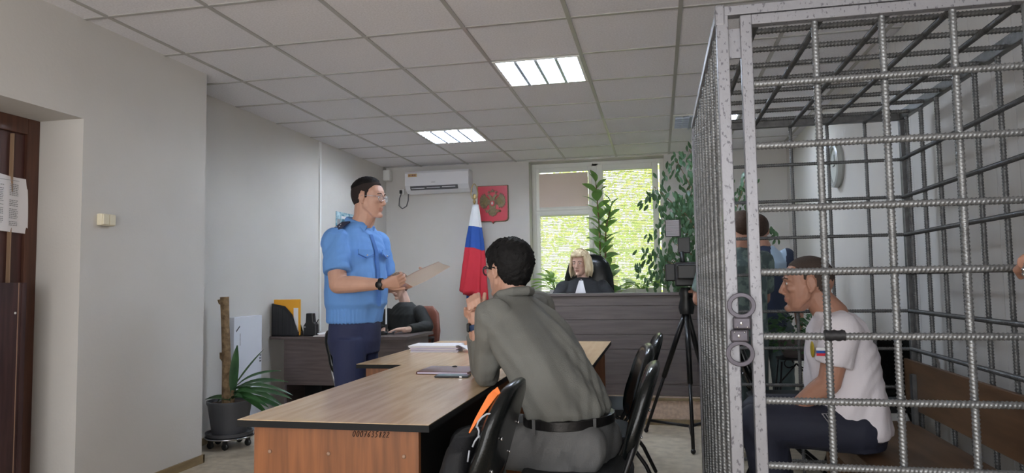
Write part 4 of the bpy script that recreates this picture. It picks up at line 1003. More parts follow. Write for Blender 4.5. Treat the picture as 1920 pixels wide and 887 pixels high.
b = MB(); b.loft([(V3(XO+.030, YO, 1.578), .094, .098, V3(1, -.2, -.42), S), (V3(XO+.028, YO, 1.60), .092, .094, V3(1, -.2, -.40), S), (V3(XO+.030, YO, 1.618), .083, .084, V3(1, -.2, -.36), S)], n=28)
for s in (1, -1): b.prism([(0, 0), (.072, -.01), (.052, -.062), (-.005, -.02)], BO+F*.050+S*s*.072+V3(.02, 0, 1.592), (F-S*s*.55+V3(0, 0, -.15)).normalized(), V3(.1, 0, 1), .012)
bake(b, 'collar', 'shirt_blue', sh0, .004, 3)
R = Matrix.Translation((XO-.015, YO-.165, 1.562)) @ Matrix.Rotation(-.42, 4, 'X').inverted() @ Matrix.Rotation(.0, 4, 'Z')
R = Matrix.Translation(BO-S*.150+V3(.012, 0, 1.572)) @ Matrix.Rotation(-.28, 4, 'Z') @ Matrix.Rotation(.52, 4, 'X')
b = MB(); b.box((-.034, -.065, -.004), (.034, .055, .006), 0, R); ep = b.build('epaulet', 'epaulet', sh0, bevel=.003)
for (x, y) in ((-.012, -.03), (.014, -.03), (0, .0)):
    b = MB(); b.ell(R @ V3(x, y, .008), .0052); b.build('star', 'chrome', ep, smooth=True)
# pocket flaps, placket, buttons on the chest
for s in (-1, 1):
    q = BO+F*.160+S*s*.098+V3(.005, 0, 1.40); tg = (S-F*s*.30).normalized()
    b = MB(); b.prism([(-.055, .02), (.055, .02), (.055, -.012), (0, -.034), (-.055, -.012)], q, tg, V3(-.1, 0, 1).normalized(), .010); b.build('pocket_flap', 'shirt_blue', sh0, bevel=.002)
    b = MB(); b.prism([(-.055, -.010), (0, -.032), (.055, -.010), (.055, -.014), (0, -.037), (-.055, -.014)], q, tg, V3(-.1, 0, 1).normalized(), .012); b.build('flap_seam', 'seam_blue', sh0)
    b = MB(); b.ell(q+F*.014+V3(0, 0, -.018), .006); b.build('button', 'chrome', sh0, smooth=True)
b = MB(); b.rings([[BO+F*(r_+.006)+S*o+V3(.005, 0, z) for o in (-.016, .016)] for z, r_ in ((1.06, .182), (1.16, .188), (1.3, .175), (1.42, .160), (1.52, .118))], closed=False); b.build('placket', 'seam_blue', sh0)
b = MB()
Tq = [(V3(XO, YO, 1.0), .145, .182, F, S), (V3(XO, YO, .93), .152, .19, F, S), (V3(XO-.005, YO, .84), .152, .192, F, S), (V3(XO, YO, .76), .13, .18, F, S)]
b.loft(Tq, n=28)
for s in (1, -1): b.tube([V3(XO, YO+.092*s, .86), V3(XO+.005, YO+.097*s, .70), V3(XO+.01, YO+.1*s, .48), V3(XO-.01, YO+.11*s, .20), V3(XO-.02, YO+.11*s, .06)], [.108, .102, .088, .080, .082], 20)
bake(b, 'trousers', 'navy', p, .007, 4, cloth(.005, (0, 0, 1), .11, 5))
for s in (1, -1): shoe(p, (XO-.02, YO+.11*s), F)
wv = (wrR-elR).normalized(); wc = wrR-wv*.005; b = MB(); b.T = None
side = wv.cross(V3(0, 0, 1)).normalized(); upv = side.cross(wv)
b.loft([(wc+wv*o, .037, .034, upv, side) for o in (-.011, .011)], n=24); wt = b.build('wristwatch', 'blackplastic', p, smooth='auto')
b = MB(); b.T = Matrix.Translation(wc-V3(0, .034, 0)+V3(0, 0, -.003)) @ Matrix.Rotation(PI/2, 4, 'X'); b.lathe([(.021, 0), (.021, .008), (.018, .010), (.003, .0101)], n=24); b.build('watch_case', 'blackmetal', wt, smooth='auto')
# held paper
t = thing('held_document', 'white paper sheets held in the standing officer hands', 'document', at(785, 515, YO-.1))
A0, A1, A2 = at(748, 527, YO-.19), at(800, 500, YO-.13), at(822, 489, YO-.08)
b = MB(); rs = []
for j in range(9):
    u = j/8; base_ = A0.lerp(A1, min(1, u/.7)) if u < .7 else A1.lerp(A2, (u-.7)/.3)
    rs.append([base_+V3(.015*k/4, .19*k/4, -.035*(k/4)+.006*math.sin(k*.8+j*.5)) for k in range(5)])
b.rings(rs, closed=False); b.build('top_sheet', 'paper_form', t, smooth=True)
b = MB(); b.rings([[q+V3(.004, .004, -.003) for q in r] for r in rs], closed=False); b.build('under_sheet', 'paper', t, smooth=True)
# ---------------------------------------------------------------- 2 seated man in grey shirt
p = person('seated man in a grey shirt leaning on the table with clasped hands', (-.40, 2.85, 0))
hc = at(951, 506, 3.02); H = frameM(hc, (-.83, .55, -.02), s=1.0)
Fb = V3(-.86, .50, 0).normalized(); Sb = V3(-.50, -.86, 0).normalized()     # left side towards camera
neck = at(962, 556, 3.0); wst = at(1066, 772, 2.86)
sp = (neck-wst).normalized()
shL, elL, wrL = at(925, 598, 2.84), at(912, 700, 2.95), at(896, 614, 2.98)
shR, elR, wrR = at(1006, 578, 3.20), at(905, 690, 3.22), at(889, 604, 3.05)
b = MB(); head(b, H)
b.tube([hc+V3(.02, -.012, -.03), hc+V3(.03, -.015, -.09), neck+V3(0, 0, -.02)], [.056, .058, .07], 18, round_=True)
def SB(px, py, Y, hd, hw, f=Fb, s=Sb): return (at(px, py, Y), hd, hw, f, s)
b.loft([SB(1075, 800, 2.86, .12, .165), SB(1050, 720, 2.87, .10, .15), SB(1010, 650, 2.91, .10, .16), SB(978, 592, 2.97, .09, .17), SB(962, 560, 3.0, .05, .07)])
limb(b, [shL, elL], [.056, .046]); limb(b, [elL, elL.lerp(wrL, .4), wrL], [.047, .043, .029])
limb(b, [shR, elR], [.056, .046]); limb(b, [elR, elR.lerp(wrR, .4), wrR], [.047, .043, .029])
hL, hR = at(893, 585, 2.99), at(895, 580, 3.06)
hand(b, wrL, V3(-.08, .10, 1), V3(-.1, 1, -.0), 1, (1.5, 1.5, 1.5, 1.5), .78, 1.2)
for (u0, v0, u1, v1) in ((877, 563, 880, 581), (883, 558, 887, 578), (890, 554, 894, 574), (897, 552, 900, 569)):
    a_, m_, c_ = at(u0+1, v0+3, 3.035), at(u0, v0, 2.985), at(u1, v1, 2.945); b.tube([a_, m_+V3(0, 0, .002), at((u0+u1)/2, (v0+v1)/2-1, 2.948), c_], [.0084, .0088, .008, .0072], 10, round_=True)
b.tube([at(903, 572, 2.98), at(908, 560, 2.975), at(909, 551, 2.985)], [.013, .011, .009], 10, round_=True)
hand(b, wrR, V3(.02, -.10, 1), V3(.2, -1, -.1), -1, (1.5, 1.5, 1.5, 1.5), .78, 1.2)
kL, kR = V3(-.80, 2.86, .52), V3(-.78, 3.08, .52)
hpL, hpR = V3(-.33, 2.76, .545), V3(-.29, 2.95, .545)
for hp, kn in ((hpL, kL), (hpR, kR)): limb(b, [hp, kn], [.085, .06]); limb(b, [kn, V3(kn.x+.03, kn.y, .10)], [.058, .042])
bake(b, 'body', ['skin', 'lip'], p, .0042, 3, idx=lipidx(H)); face_parts(p, H, 'blackplastic')
hairshell(p, H, hline([(-.13, -.075), (-.06, -.075), (-.03, -.045), (-.02, .02), (.004, .022), (.010, -.005), (.024, -.005), (.03, .03), (.06, .055), (.09, .062)]), .021, 'hair_dark', .0045, 2, .35, fr=26, ex=lambda u: -.006*max(0, u.z)+.008*max(0, u.x)*max(0, u.z)+.010*max(0, -u.x)*max(0, u.z+.3))
b = MB(); b.T = H; random.seed(9)
for k in range(46):
    a = random.uniform(0, 2*PI); e = random.uniform(.45, 1.35); u = V3(math.cos(e)*math.cos(a), math.cos(e)*math.sin(a), math.sin(e)); q = V3(-.014+.116*u.x, .092*u.y, .034+.106*u.z)
    tg = u.cross(V3(random.uniform(-.3, .3), 1, random.uniform(-.3, .3))).normalized()*(1 if random.random() < .7 else -1)
    b.tube([q-u*.006, q+tg*.02+u*.004, q+tg*.04+u*.0, q+tg*.055-u*.012], [.004, .0045, .003, .0008], 5)
b.build('hair_strands', 'hair_dark', p, smooth=True)
b = MB()
b.loft([SB(1066, 776, 2.865, .150, .198), SB(1065, 764, 2.86, .158, .205), SB(1052, 735, 2.86, .158, .208), SB(1033, 695, 2.87, .152, .208), SB(1010, 655, 2.89, .146, .212), SB(990, 618, 2.93, .132, .214), SB(975, 588, 2.97, .110, .198), SB(966, 568, 2.99, .088, .13), SB(962, 553, 3.0, .074, .082)], n=36, pw=2.2)
for a, c, d_ in ((shL, elL, wrL), (shR, elR, wrR)):
    b.ell(a, (.08, .082, .078)); b.tube([a, a.lerp(c, .5), c], [.080, .068, .060], 20, round_=True); q = c.lerp(d_, .68); b.tube([c, c.lerp(d_, .35), q, q+(d_-c).normalized()*.01], [.060, .054, .047, .046], 20)
sp_ = np.array(sp)
def exg(P, N):
    # long diagonal pulls across the back, from the near shoulder to the far hip
    d = unit([.62, .1, -.78]); q = P@unit(np.cross(d, [0, 1, 0.15])); z = P@d
    return .0045*np.sin(q*70+1.3*np.sin(z*10))*np.clip(np.sin(q*9+2.5), 0, 1)
sh0 = bake(b, 'shirt', 'shirt_grey', p, .0062, 4, cloth(.014, (.6, .05, -.8), .10, 7, .004, exg))
b = MB(); b.tube([neck+Fb*.075+Sb*.03+V3(0, 0, -.0), neck+Sb*.085+V3(0, 0, .012), neck-Fb*.05+Sb*.06+V3(0, 0, .022), neck-Fb*.078+V3(0, 0, .025), neck-Fb*.05-Sb*.06+V3(0, 0, .022), neck-Sb*.085+V3(0, 0, .012), neck+Fb*.075-Sb*.03], [.014, .018, .021, .022, .021, .018, .014], 12, round_=True); bake(b, 'collar', 'shirt_grey', sh0, .004, 2)
b = MB(); b.loft([(at(1068, 780, 2.87)+V3(0, 0, dz), .150+ex_, .198+ex_, Fb, Sb) for dz, ex_ in ((-.024, .010), (-.022, .013), (.012, .013), (.014, .010))], n=40, pw=2.2); bl = b.build('belt', 'belt', p, smooth='auto')
b = MB(); W0 = at(1068, 782, 2.87)
b.loft([(W0+V3(0, 0, .018), .151, .20, Fb, Sb), (W0+V3(0, 0, -.03), .158, .207, Fb, Sb), (W0+V3(-.005, 0, -.10), .165, .212, Fb, Sb), (W0+V3(-.015, 0, -.17), .16, .205, Fb, Sb), (W0+V3(-.02, 0, -.215), .14, .19, Fb, Sb)], n=32, pw=2.3)
for hp, kn in ((hpL, kL), (hpR, kR)):
    b.tube([hp+V3(.02, 0, .0), hp.lerp(kn, .5), kn], [.104, .096, .082], 22, round_=True); b.tube([kn, V3(kn.x+.02, kn.y, .3), V3(kn.x+.03, kn.y, .07)], [.080, .072, .07], 20)
bake(b, 'trousers', 'trouser_grey', p, .0065, 3, cloth(.012, (.6, .3, 1), .085, 11, .003))
for a in (-2.35, -1.75, 2.9, .4, -.9, 1.5):
    c_ = W0+Fb*.166*math.cos(a)+Sb*.214*math.sin(a)+V3(0, 0, -.005); nn = (Fb*math.cos(a)/.166+Sb*math.sin(a)/.214).normalized(); tt = V3(0, 0, 1).cross(nn)
    b = MB(); b.prism([(-.006, -.032), (.006, -.032), (.006, .026), (-.006, .026)], c_-nn*.002, tt, V3(0, 0, 1), .005); b.build('belt_loop', 'trouser_grey', bl)
for kn in (kL, kR): shoe(p, (kn.x+.02, kn.y), (-1, .1, 0))
wv = (wrL-elL).normalized(); wc = wrL-wv*.0; side = V3(0, 1, 0).cross(wv).normalized(); fr_ = side.cross(wv)
b = MB(); b.loft([(wc+wv*o, .033, .036, fr_, side) for o in (-.012, .012)], n=24, pw=2.4); wt = b.build('wristwatch', 'watchblue', p, smooth='auto')
b = MB(); b.box((wc.x-.047, wc.y-.022, wc.z-.02), (wc.x-.033, wc.y+.02, wc.z+.02)); b.build('watch_case', 'blackplastic', wt, bevel=.006)
b = MB(); r_c = wrR+V3(.0, -.02, .075)
# bag on the near chair
t = thing('backpack', 'dark backpack with orange straps hanging on the nearest chair', 'backpack', (-.72, 2.2, .5))
b = MB(); B0 = V3(-.70, 2.20, 0)
b.loft([(V3(-.650, 2.22, .482), .05, .14, (1, 0, 0), (0, 1, 0)), (V3(-.648, 2.22, .50), .055, .155, (1, 0, 0), (0, 1, 0)), (V3(-.64, 2.22, .60), .055, .16, (1, 0, 0), (0, 1, 0)), (V3(-.625, 2.22, .68), .045, .145, (1, 0, 0), (0, 1, 0)), (V3(-.62, 2.22, .715), .035, .09, (1, 0, 0), (0, 1, 0))], n=32, pw=2.8)
bake(b, 'bag_body', 'bagfab', t, .007, 3, cloth(.006, (0, .3, 1), .1, 4))
b = MB(); P_ = lambda L: [at(u, v, 2.058+.0*k) for k, (u, v) in enumerate(L)]
b.tube(P_([(893, 802), (897, 790), (904, 782), (913, 776), (922, 776), (928, 780)]), .003, 6); b.tube(P_([(886, 838), (890, 828), (896, 820), (905, 815), (917, 808), (921, 803)]), .003, 6); b.tube(P_([(895, 800), (898, 808), (897, 819)]), .003, 6); b.build('piping', 'bagpipe', t, smooth=True)
def strap(b, pts, w_, nrm):
    rs = []
    for i, q in enumerate(pts):
        q = Vector(q); tg = (Vector(pts[min(i+1, len(pts)-1)])-Vector(pts[max(i-1, 0)])).normalized(); s_ = tg.cross(Vector(nrm)).normalized(); nn = s_.cross(tg)
        ww = w_[i] if isinstance(w_, (list, tuple)) else w_
        rs.append([q-s_*ww-nn*.0015, q+s_*ww-nn*.0015, q+s_*ww+nn*.0015, q-s_*ww+nn*.0015])
    b.rings(rs)
b = MB(); strap(b, [at(880, 812, 2.10), at(893, 788, 2.10), at(908, 765, 2.10), at(921, 745, 2.11), at(931, 734, 2.13)], [.002, .006, .010, .013, .012], (-.3, -1, .2)); b.build('strap', 'orange', t, smooth='auto')
b = MB(); strap(b, [at(928, 730, 2.13), at(935, 742, 2.12), at(932, 760, 2.10), at(926, 778, 2.10)], [.012, .010, .008, .006], (-.3, -1, .2)); b.build('strap', 'orange', t, smooth='auto')
b = MB(); b.tube(P_([(880, 845), (877, 866)]), .003, 6); b.build('zip_pull', 'bagpipe', t, smooth=True)
# ---------------------------------------------------------------- 3 prisoner
YP = 3.3
p = person('short-haired man in a white t-shirt sitting on the bench inside the cage', (.85, YP, 0))
hc = at(1512, 532, YP); H = frameM(hc, (-.99, .02, -.04), s=1.02)
Fp = V3(-1, 0, 0); Sp = V3(0, -1, 0)
b = MB(); head(b, H); ck = at(1555, 583, YP)
b.tube([hc+V3(.03, 0, -.02), hc+V3(.05, 0, -.07), ck+V3(.01, 0, -.02)], [.056, .060, .072], 18, round_=True)
def PB(px, py, hd, hw): return (at(px-7*(py > 600), py, YP), hd, hw, Fp, Sp)
b.loft([PB(1592, 800, .12, .165), PB(1588, 740, .11, .15), PB(1580, 670, .11, .16), PB(1572, 615, .09, .165), PB(1558, 590, .05, .07)])
shL, elL, wrL = at(1577, 620, YP-.185), at(1555, 718, YP-.19), at(1492, 762, YP-.12)
shR, elR, wrR = at(1577, 620, YP+.185), at(1560, 718, YP+.22), at(1485, 768, YP+.02)
for a, c, d_ in ((shL, elL, wrL), (shR, elR, wrR)): limb(b, [a, a.lerp(c, .5), c], [.056, .052, .046]); limb(b, [c, c.lerp(d_, .35), d_], [.047, .045, .029])
hand(b, wrL, V3(-1, .15, -.22), V3(.0, .3, -1), -1, (.5, .55, .6, .6), 1.0, .4); hand(b, wrR, V3(-1, -.2, -.15), V3(0, -.3, -1), 1, (.5, .5, .5, .5), 1.0, .4)
for y, kx in ((YP-.11, .40), (YP+.11, .44)):
    limb(b, [V3(.78, y, .56), V3(kx, y-.02*(y < YP), .575)], [.08, .058]); limb(b, [V3(kx, y, .56), V3(kx+.05, y, .1)], [.056, .04])
bake(b, 'body', ['skin_tan', 'lip'], p, .0042, 3, idx=lipidx(H)); face_parts(p, H)
hairshell(p, H, hline([(-.13, -.07), (-.06, -.068), (-.03, -.03), (-.02, .03), (.004, .03), (.012, .005), (.024, .01), (.03, .045), (.055, .07), (.085, .076)]), .002, 'hair_buzz', .0003, 1, .3)
b = MB()
b.loft([PB(1603, 812, .160, .19), PB(1601, 800, .168, .195), PB(1594, 755, .160, .19), PB(1587, 700, .150, .19), PB(1582, 655, .142, .198), PB(1575, 618, .118, .19), PB(1567, 597, .09, .14), PB(1556, 583, .074, .082)], n=34, pw=2.2)
for a, c in ((shL, elL), (shR, elR)):
    q = a.lerp(c, .62); dr = (c-a).normalized(); b.ell(a, (.08, .075, .075)); b.tube([a, a.lerp(c, .35), q, q+dr*.01], [.078, .074, .074, .073], 20)
sh0 = bake(b, 'tshirt', 'tshirt', p, .006, 4, cloth(.011, (.45, 0, 1), .10, 13, .003))
fc = at(1542, 660, YP-.272)
for k, mm in enumerate(('whiteflag', 'blueflag', 'redflag')):
    b = MB(); zc = fc.z+.011-.011*k; b.rings([[(fc.x-.022+.0073*j, fc.y+.6*(j-3)**2*.0009, zc+dz_) for j in range(7)] for dz_ in (-.0055, .0055)], closed=False); b.build('flag_stripe', mm, sh0)
b = MB(); b.ell(at(1523, 655, YP-.10), (.006, .03, .035)); b.build('chest_emblem', 'mustard', sh0, smooth=True)
b = MB()
b.loft([(V3(.80, YP, .66), .13, .17, Fp, Sp), (V3(.80, YP, .56), .15, .185, Fp, Sp), (V3(.80, YP, .475), .13, .18, Fp, Sp)], n=28)
for y, kx in ((YP-.11, .40), (YP+.11, .44)): b.tube([V3(.80, y, .555), V3(.60, y-.01, .575), V3(kx, y-.02*(y < YP), .58)], [.098, .098, .088], 22, round_=True); b.tube([V3(kx+.01, y-.02*(y < YP), .57), V3(kx+.05, y, .35), V3(kx+.07, y, .06)], [.088, .085, .08], 20)
bake(b, 'trousers', 'darknavy', p, .007, 4, cloth(.005, (1, 0, .2), .1, 15))
b = MB(); ec = V3(.665, YP-.205, .625)
for k in range(3): b.tube([ec+V3(-.02+.012*k, 0, .014), ec+V3(-.01+.012*k, -.004, -.004), ec+V3(0+.006*k, -.004, -.018)], .0018, 5)
b.tube([ec+V3(-.024, 0, .016), ec+V3(.02, 0, .016), ec+V3(0, -.003, -.02), ec+V3(-.024, 0, .016)], .0018, 5); b.build('trouser_emblem', 'inkgrey', p)
for y, kx in ((YP-.11, .46), (YP+.11, .5)): shoe(p, (kx, y), Fp)
# ---------------------------------------------------------------- 4 judge
YJ = 6.8
p = person('blonde judge in a black robe with white jabot seated behind the bench', (-.72, YJ, .215))
hc = at(1088, 494, YJ); H = frameM(hc, (-.28, -1, -.10), s=.98)
Fj = V3(-.05, -1, 0).normalized(); Sj = V3(1, -.05, 0).normalized(); cx_ = at(1094, 552, YJ).x
b = MB(); head(b, H, True, .004); b.tube([hc+V3(0, .02, -.05), V3(cx_, YJ+.02, 1.22)], [.05, .058], 16, round_=True)
b.loft([(V3(cx_, YJ, .70), .13, .17, Fj, Sj), (V3(cx_, YJ, 1.0), .12, .16, Fj, Sj), (V3(cx_, YJ, 1.16), .08, .15, Fj, Sj), (V3(cx_, YJ, 1.2), .05, .06, Fj, Sj)])
for s in (1, -1):
    a, c, d_ = V3(cx_+.19*s, YJ, 1.13), V3(cx_+.28*s, YJ-.1, .96), V3(cx_+.1*s, YJ-.32, .985)
    limb(b, [a, c], [.05, .04]); limb(b, [c, d_], [.04, .027]); hand(b, d_, (-s*.8, -.5, 0), (0, 0, -1), -s, (.2, .2, .2, .2), .92)
    limb(b, [V3(cx_+.09*s, YJ, .70), V3(cx_+.1*s, YJ-.40, .70)], [.08, .06]); limb(b, [V3(cx_+.1*s, YJ-.40, .68), V3(cx_+.1*s, YJ-.40, .26)], [.055, .045])
bake(b, 'body', ['skin_pale', 'lip'], p, .0055, 3, idx=lipidx(H)); face_parts(p, H)
def longhair(p, H, m, th, low, side, seed, n=90, bang=True):
    hairshell(p, H, hline([(-.13, -.11), (-.02, -.09), (.0, -.02), (.03, .04), (.06, .062), (.095, .07)]), th, m, .004, seed, .5)
    b = MB(); b.T = H; random.seed(seed)
    for k in range(n):
        a = random.uniform(.85, PI) * (1 if k % 2 else -1)          # around the sides and back
        u = V3(math.cos(a), math.sin(a), 0); r = V3(-.018+.112*u.x, .088*u.y+(.004*math.copysign(1, u.y)), 0)
        top_ = V3(r.x*.75, r.y*.75, .10+random.uniform(-.01, .012)); L_ = low+random.uniform(-.015, .015)
        b.tube([top_, V3(r.x, r.y, .05), V3(r.x*1.10, r.y*side, -.03), V3(r.x*1.08+.008, r.y*side*1.03, (L_)*.6), V3(r.x*.95+.012, r.y*side*.93+random.uniform(-.006, .006), L_)], [.010, .013, .013, .011, .003], 7)
    if bang:
        for k in range(16):
            y = -.055+.11*k/15; b.tube([V3(.03, y*.5, .118), V3(.075, y*.85, .108), V3(.098-abs(y)*.25, y*1.05, .082), V3(.094-abs(y)*.4, y*1.25, .066+abs(y)*.1)], [.009, .011, .009, .003], 7)
    b.build('hair_locks', m, p, smooth=True)
longhair(p, H, 'hair_blond', .020, -.125, 1.16, 6)
b = MB(); b.ell(H @ V3(-.004, .088, -.05), .007); b.build('earring', 'brass', p, smooth=True)
b = MB(); b.loft([(V3(cx_, YJ, .66), .17, .22, Fj, Sj), (V3(cx_, YJ, .95), .155, .22, Fj, Sj), (V3(cx_, YJ+.005, 1.10), .125, .225, Fj, Sj), (V3(cx_, YJ+.01, 1.18), .09, .17, Fj, Sj), (V3(cx_, YJ+.015, 1.235), .06, .075, Fj, Sj)], n=30, pw=2.3)
for s in (1, -1):
    a, c, d_ = V3(cx_+.185*s, YJ, 1.125), V3(cx_+.27*s, YJ-.08, .97), V3(cx_+.14*s, YJ-.26, 1.0)
    b.ell(a, (.085, .08, .08)); b.tube([a, c], [.085, .085], 18, round_=True); b.tube([c, d_], [.075, .085], 18)
bake(b, 'robe', 'robe', p, .008, 4, cloth(.005, (0, 0, 1), .11, 21))
b = MB(); b.rings([[V3(cx_-.01+x*wd, YJ-.155+yo+.006*math.cos(x*3), z) for x in (-1, -.5, 0, .5, 1)] for z, wd, yo in ((1.205, .02, .065), (1.17, .028, .03), (1.12, .042, .01), (1.06, .056, -.012), (1.0, .06, -.015))], closed=False); b.build('jabot', 'whitecloth', p, smooth=True)
b = MB(); b.ell(V3(cx_-.008, YJ-.095, 1.212), .009); b.build('collar_pin', 'chrome', p, smooth=True)
# her chair
t = thing('executive_chair', 'high-backed black leather chair behind the judge', 'chair', (cx_+.02, YJ+.22, .215))
b = MB(); c0 = cx_+.03
b.loft([(V3(c0, YJ+.24, .75), .045, .24, (0, 1, 0), (1, 0, 0)), (V3(c0, YJ+.25, 1.0), .055, .26, (0, 1, 0), (1, 0, 0)), (V3(c0, YJ+.27, 1.25), .055, .245, (0, 1, 0), (1, 0, 0)), (V3(c0, YJ+.28, 1.38), .05, .205, (0, 1, 0), (1, 0, 0)), (V3(c0, YJ+.28, 1.45), .035, .14, (0, 1, 0), (1, 0, 0)), (V3(c0, YJ+.28, 1.47), .015, .08, (0, 1, 0), (1, 0, 0))], n=28, pw=2.6); b.build('backrest', 'blackvinyl', t, smooth=True)
MB().loft([(V3(c0, YJ+.0, .62), .24, .25, (0, 1, 0), (1, 0, 0)), (V3(c0, YJ+.0, .66), .26, .27, (0, 1, 0), (1, 0, 0)), (V3(c0, YJ, .70), .24, .25, (0, 1, 0), (1, 0, 0))], pw=4).build('seat', 'blackvinyl', t, smooth='auto')
MB().lathe([(.03, .25), (.03, .62)], (c0, YJ, 0)).build('column', 'blackmetal', t)
for k in range(5):
    a = 2*PI*k/5; MB().tube([(c0, YJ, .30), (c0+.28*math.cos(a), YJ+.28*math.sin(a), .25)], [.022, .016], 8).build('leg', 'blackplastic', t, smooth=True)
# ---------------------------------------------------------------- 5 secretary
YW = 6.5
p = person('dark-haired secretary in a black top seated at the desk using a mouse', (-2.4, YW, 0))
hc = at(748, 536, YW); H = frameM(hc, (-.45, -.85, -.42), s=.97)
cw = at(758, 600, YW).x; Fw = V3(-.30, -.95, 0).normalized(); Sw = V3(.95, -.30, 0).normalized()
b = MB(); head(b, H, True); b.tube([hc+V3(.01, .02, -.03), V3(cw, YW+.02, 1.02)], [.046, .055], 16, round_=True)
b.loft([(V3(cw, YW, .48), .13, .17, Fw, Sw), (V3(cw, YW, .75), .11, .14, Fw, Sw), (V3(cw, YW, .92), .09, .15, Fw, Sw), (V3(cw, YW, 1.0), .05, .06, Fw, Sw)])
shL, elL, wrL = at(787, 585, YW-.05), at(802, 612, YW-.12), at(758, 619, 5.95)
shR, elR, wrR = at(728, 590, YW+.05), at(712, 618, YW-.1), at(722, 620, 6.08)
hand(b, wrL+V3(0, 0, .01), V3(-1, -.25, -.05), V3(0, 0, -1), -1, (.35, .3, .3, .4), .92); hand(b, wrR, V3(-.2, -1, 0), V3(0, 0, -1), 1, (.2, .2, .2, .2), .92)
for a, c, d_ in ((shL, elL, wrL), (shR, elR, wrR)): limb(b, [a, c], [.045, .04]); limb(b, [c, d_], [.04, .025])
for s in (1, -1): limb(b, [V3(cw+.09*s, YW, .50), V3(cw-.1+.09*s, YW-.15, .52)], [.08, .06]); limb(b, [V3(cw-.1+.09*s, YW-.15, .50), V3(cw-.1+.09*s, YW-.12, .06)], [.055, .04])
bake(b, 'body', ['skin_pale', 'lip'], p, .0055, 3, idx=lipidx(H)); face_parts(p, H)
hairshell(p, H, hline([(-.13, -.10), (-.02, -.08), (.0, -.02), (.02, .03), (.05, .066), (.085, .072)]), .014, 'hair_brown', .002, 3, .2)
b = MB(); b.loft([(V3(cw, YW, .46), .16, .2, Fw, Sw), (V3(cw, YW, .75), .14, .175, Fw, Sw), (V3(cw, YW, .90), .12, .19, Fw, Sw), (V3(cw+.01, YW, .98), .085, .13, Fw, Sw), (V3(cw+.01, YW+.01, 1.02), .058, .066, Fw, Sw)], n=28)
for a, c, d_ in ((shL, elL, wrL), (shR, elR, wrR)): b.ell(a, .066); b.tube([a, c], [.068, .06], 18, round_=True); b.tube([c, c.lerp(d_, .8)], [.058, .042], 18)
bake(b, 'top', 'blacktop', p, .007, 3, cloth(.004, (.2, 0, 1), .08, 25))
t = thing('office_chair', 'brown leather office chair behind the secretary', 'chair', (-2.2, 6.75, 0))
c0 = at(795, 610, 6.78); b = MB(); b.loft([(V3(c0.x-.02, 6.78, .55), .03, .20, (-.3, -.95, 0), (.95, -.3, 0)), (V3(c0.x-.02, 6.79, .72), .038, .22, (-.3, -.95, 0), (.95, -.3, 0)), (V3(c0.x-.02, 6.80, .90), .035, .20, (-.3, -.95, 0), (.95, -.3, 0)), (V3(c0.x-.02, 6.80, .97), .02, .13, (-.3, -.95, 0), (.95, -.3, 0))], n=24, pw=2.8); b.build('backrest', 'brownleather', t, smooth=True)
MB().loft([(V3(c0.x-.1, 6.55, .42), .2, .22, (0, 1, 0), (1, 0, 0)), (V3(c0.x-.1, 6.55, .47), .2, .22, (0, 1, 0), (1, 0, 0))], pw=4).build('seat', 'brownleather', t, smooth='auto')
b = MB(); b.tube([(c0.x+.10, 6.7, .50), (c0.x+.13, 6.68, .66), (c0.x+.12, 6.45, .665)], .016, 8); b.build('armrest', 'blackplastic', t, smooth=True)
MB().lathe([(.03, .06), (.03, .42)], (c0.x-.1, 6.55, 0)).build('column', 'blackmetal', t)
for k in range(5):
    a = 2*PI*k/5+.3; MB().tube([(c0.x-.1, 6.55, .09), (c0.x-.1+.27*math.cos(a), 6.55+.27*math.sin(a), .04)], [.022, .02], 8).build('leg', 'blackplastic', t, smooth=True)
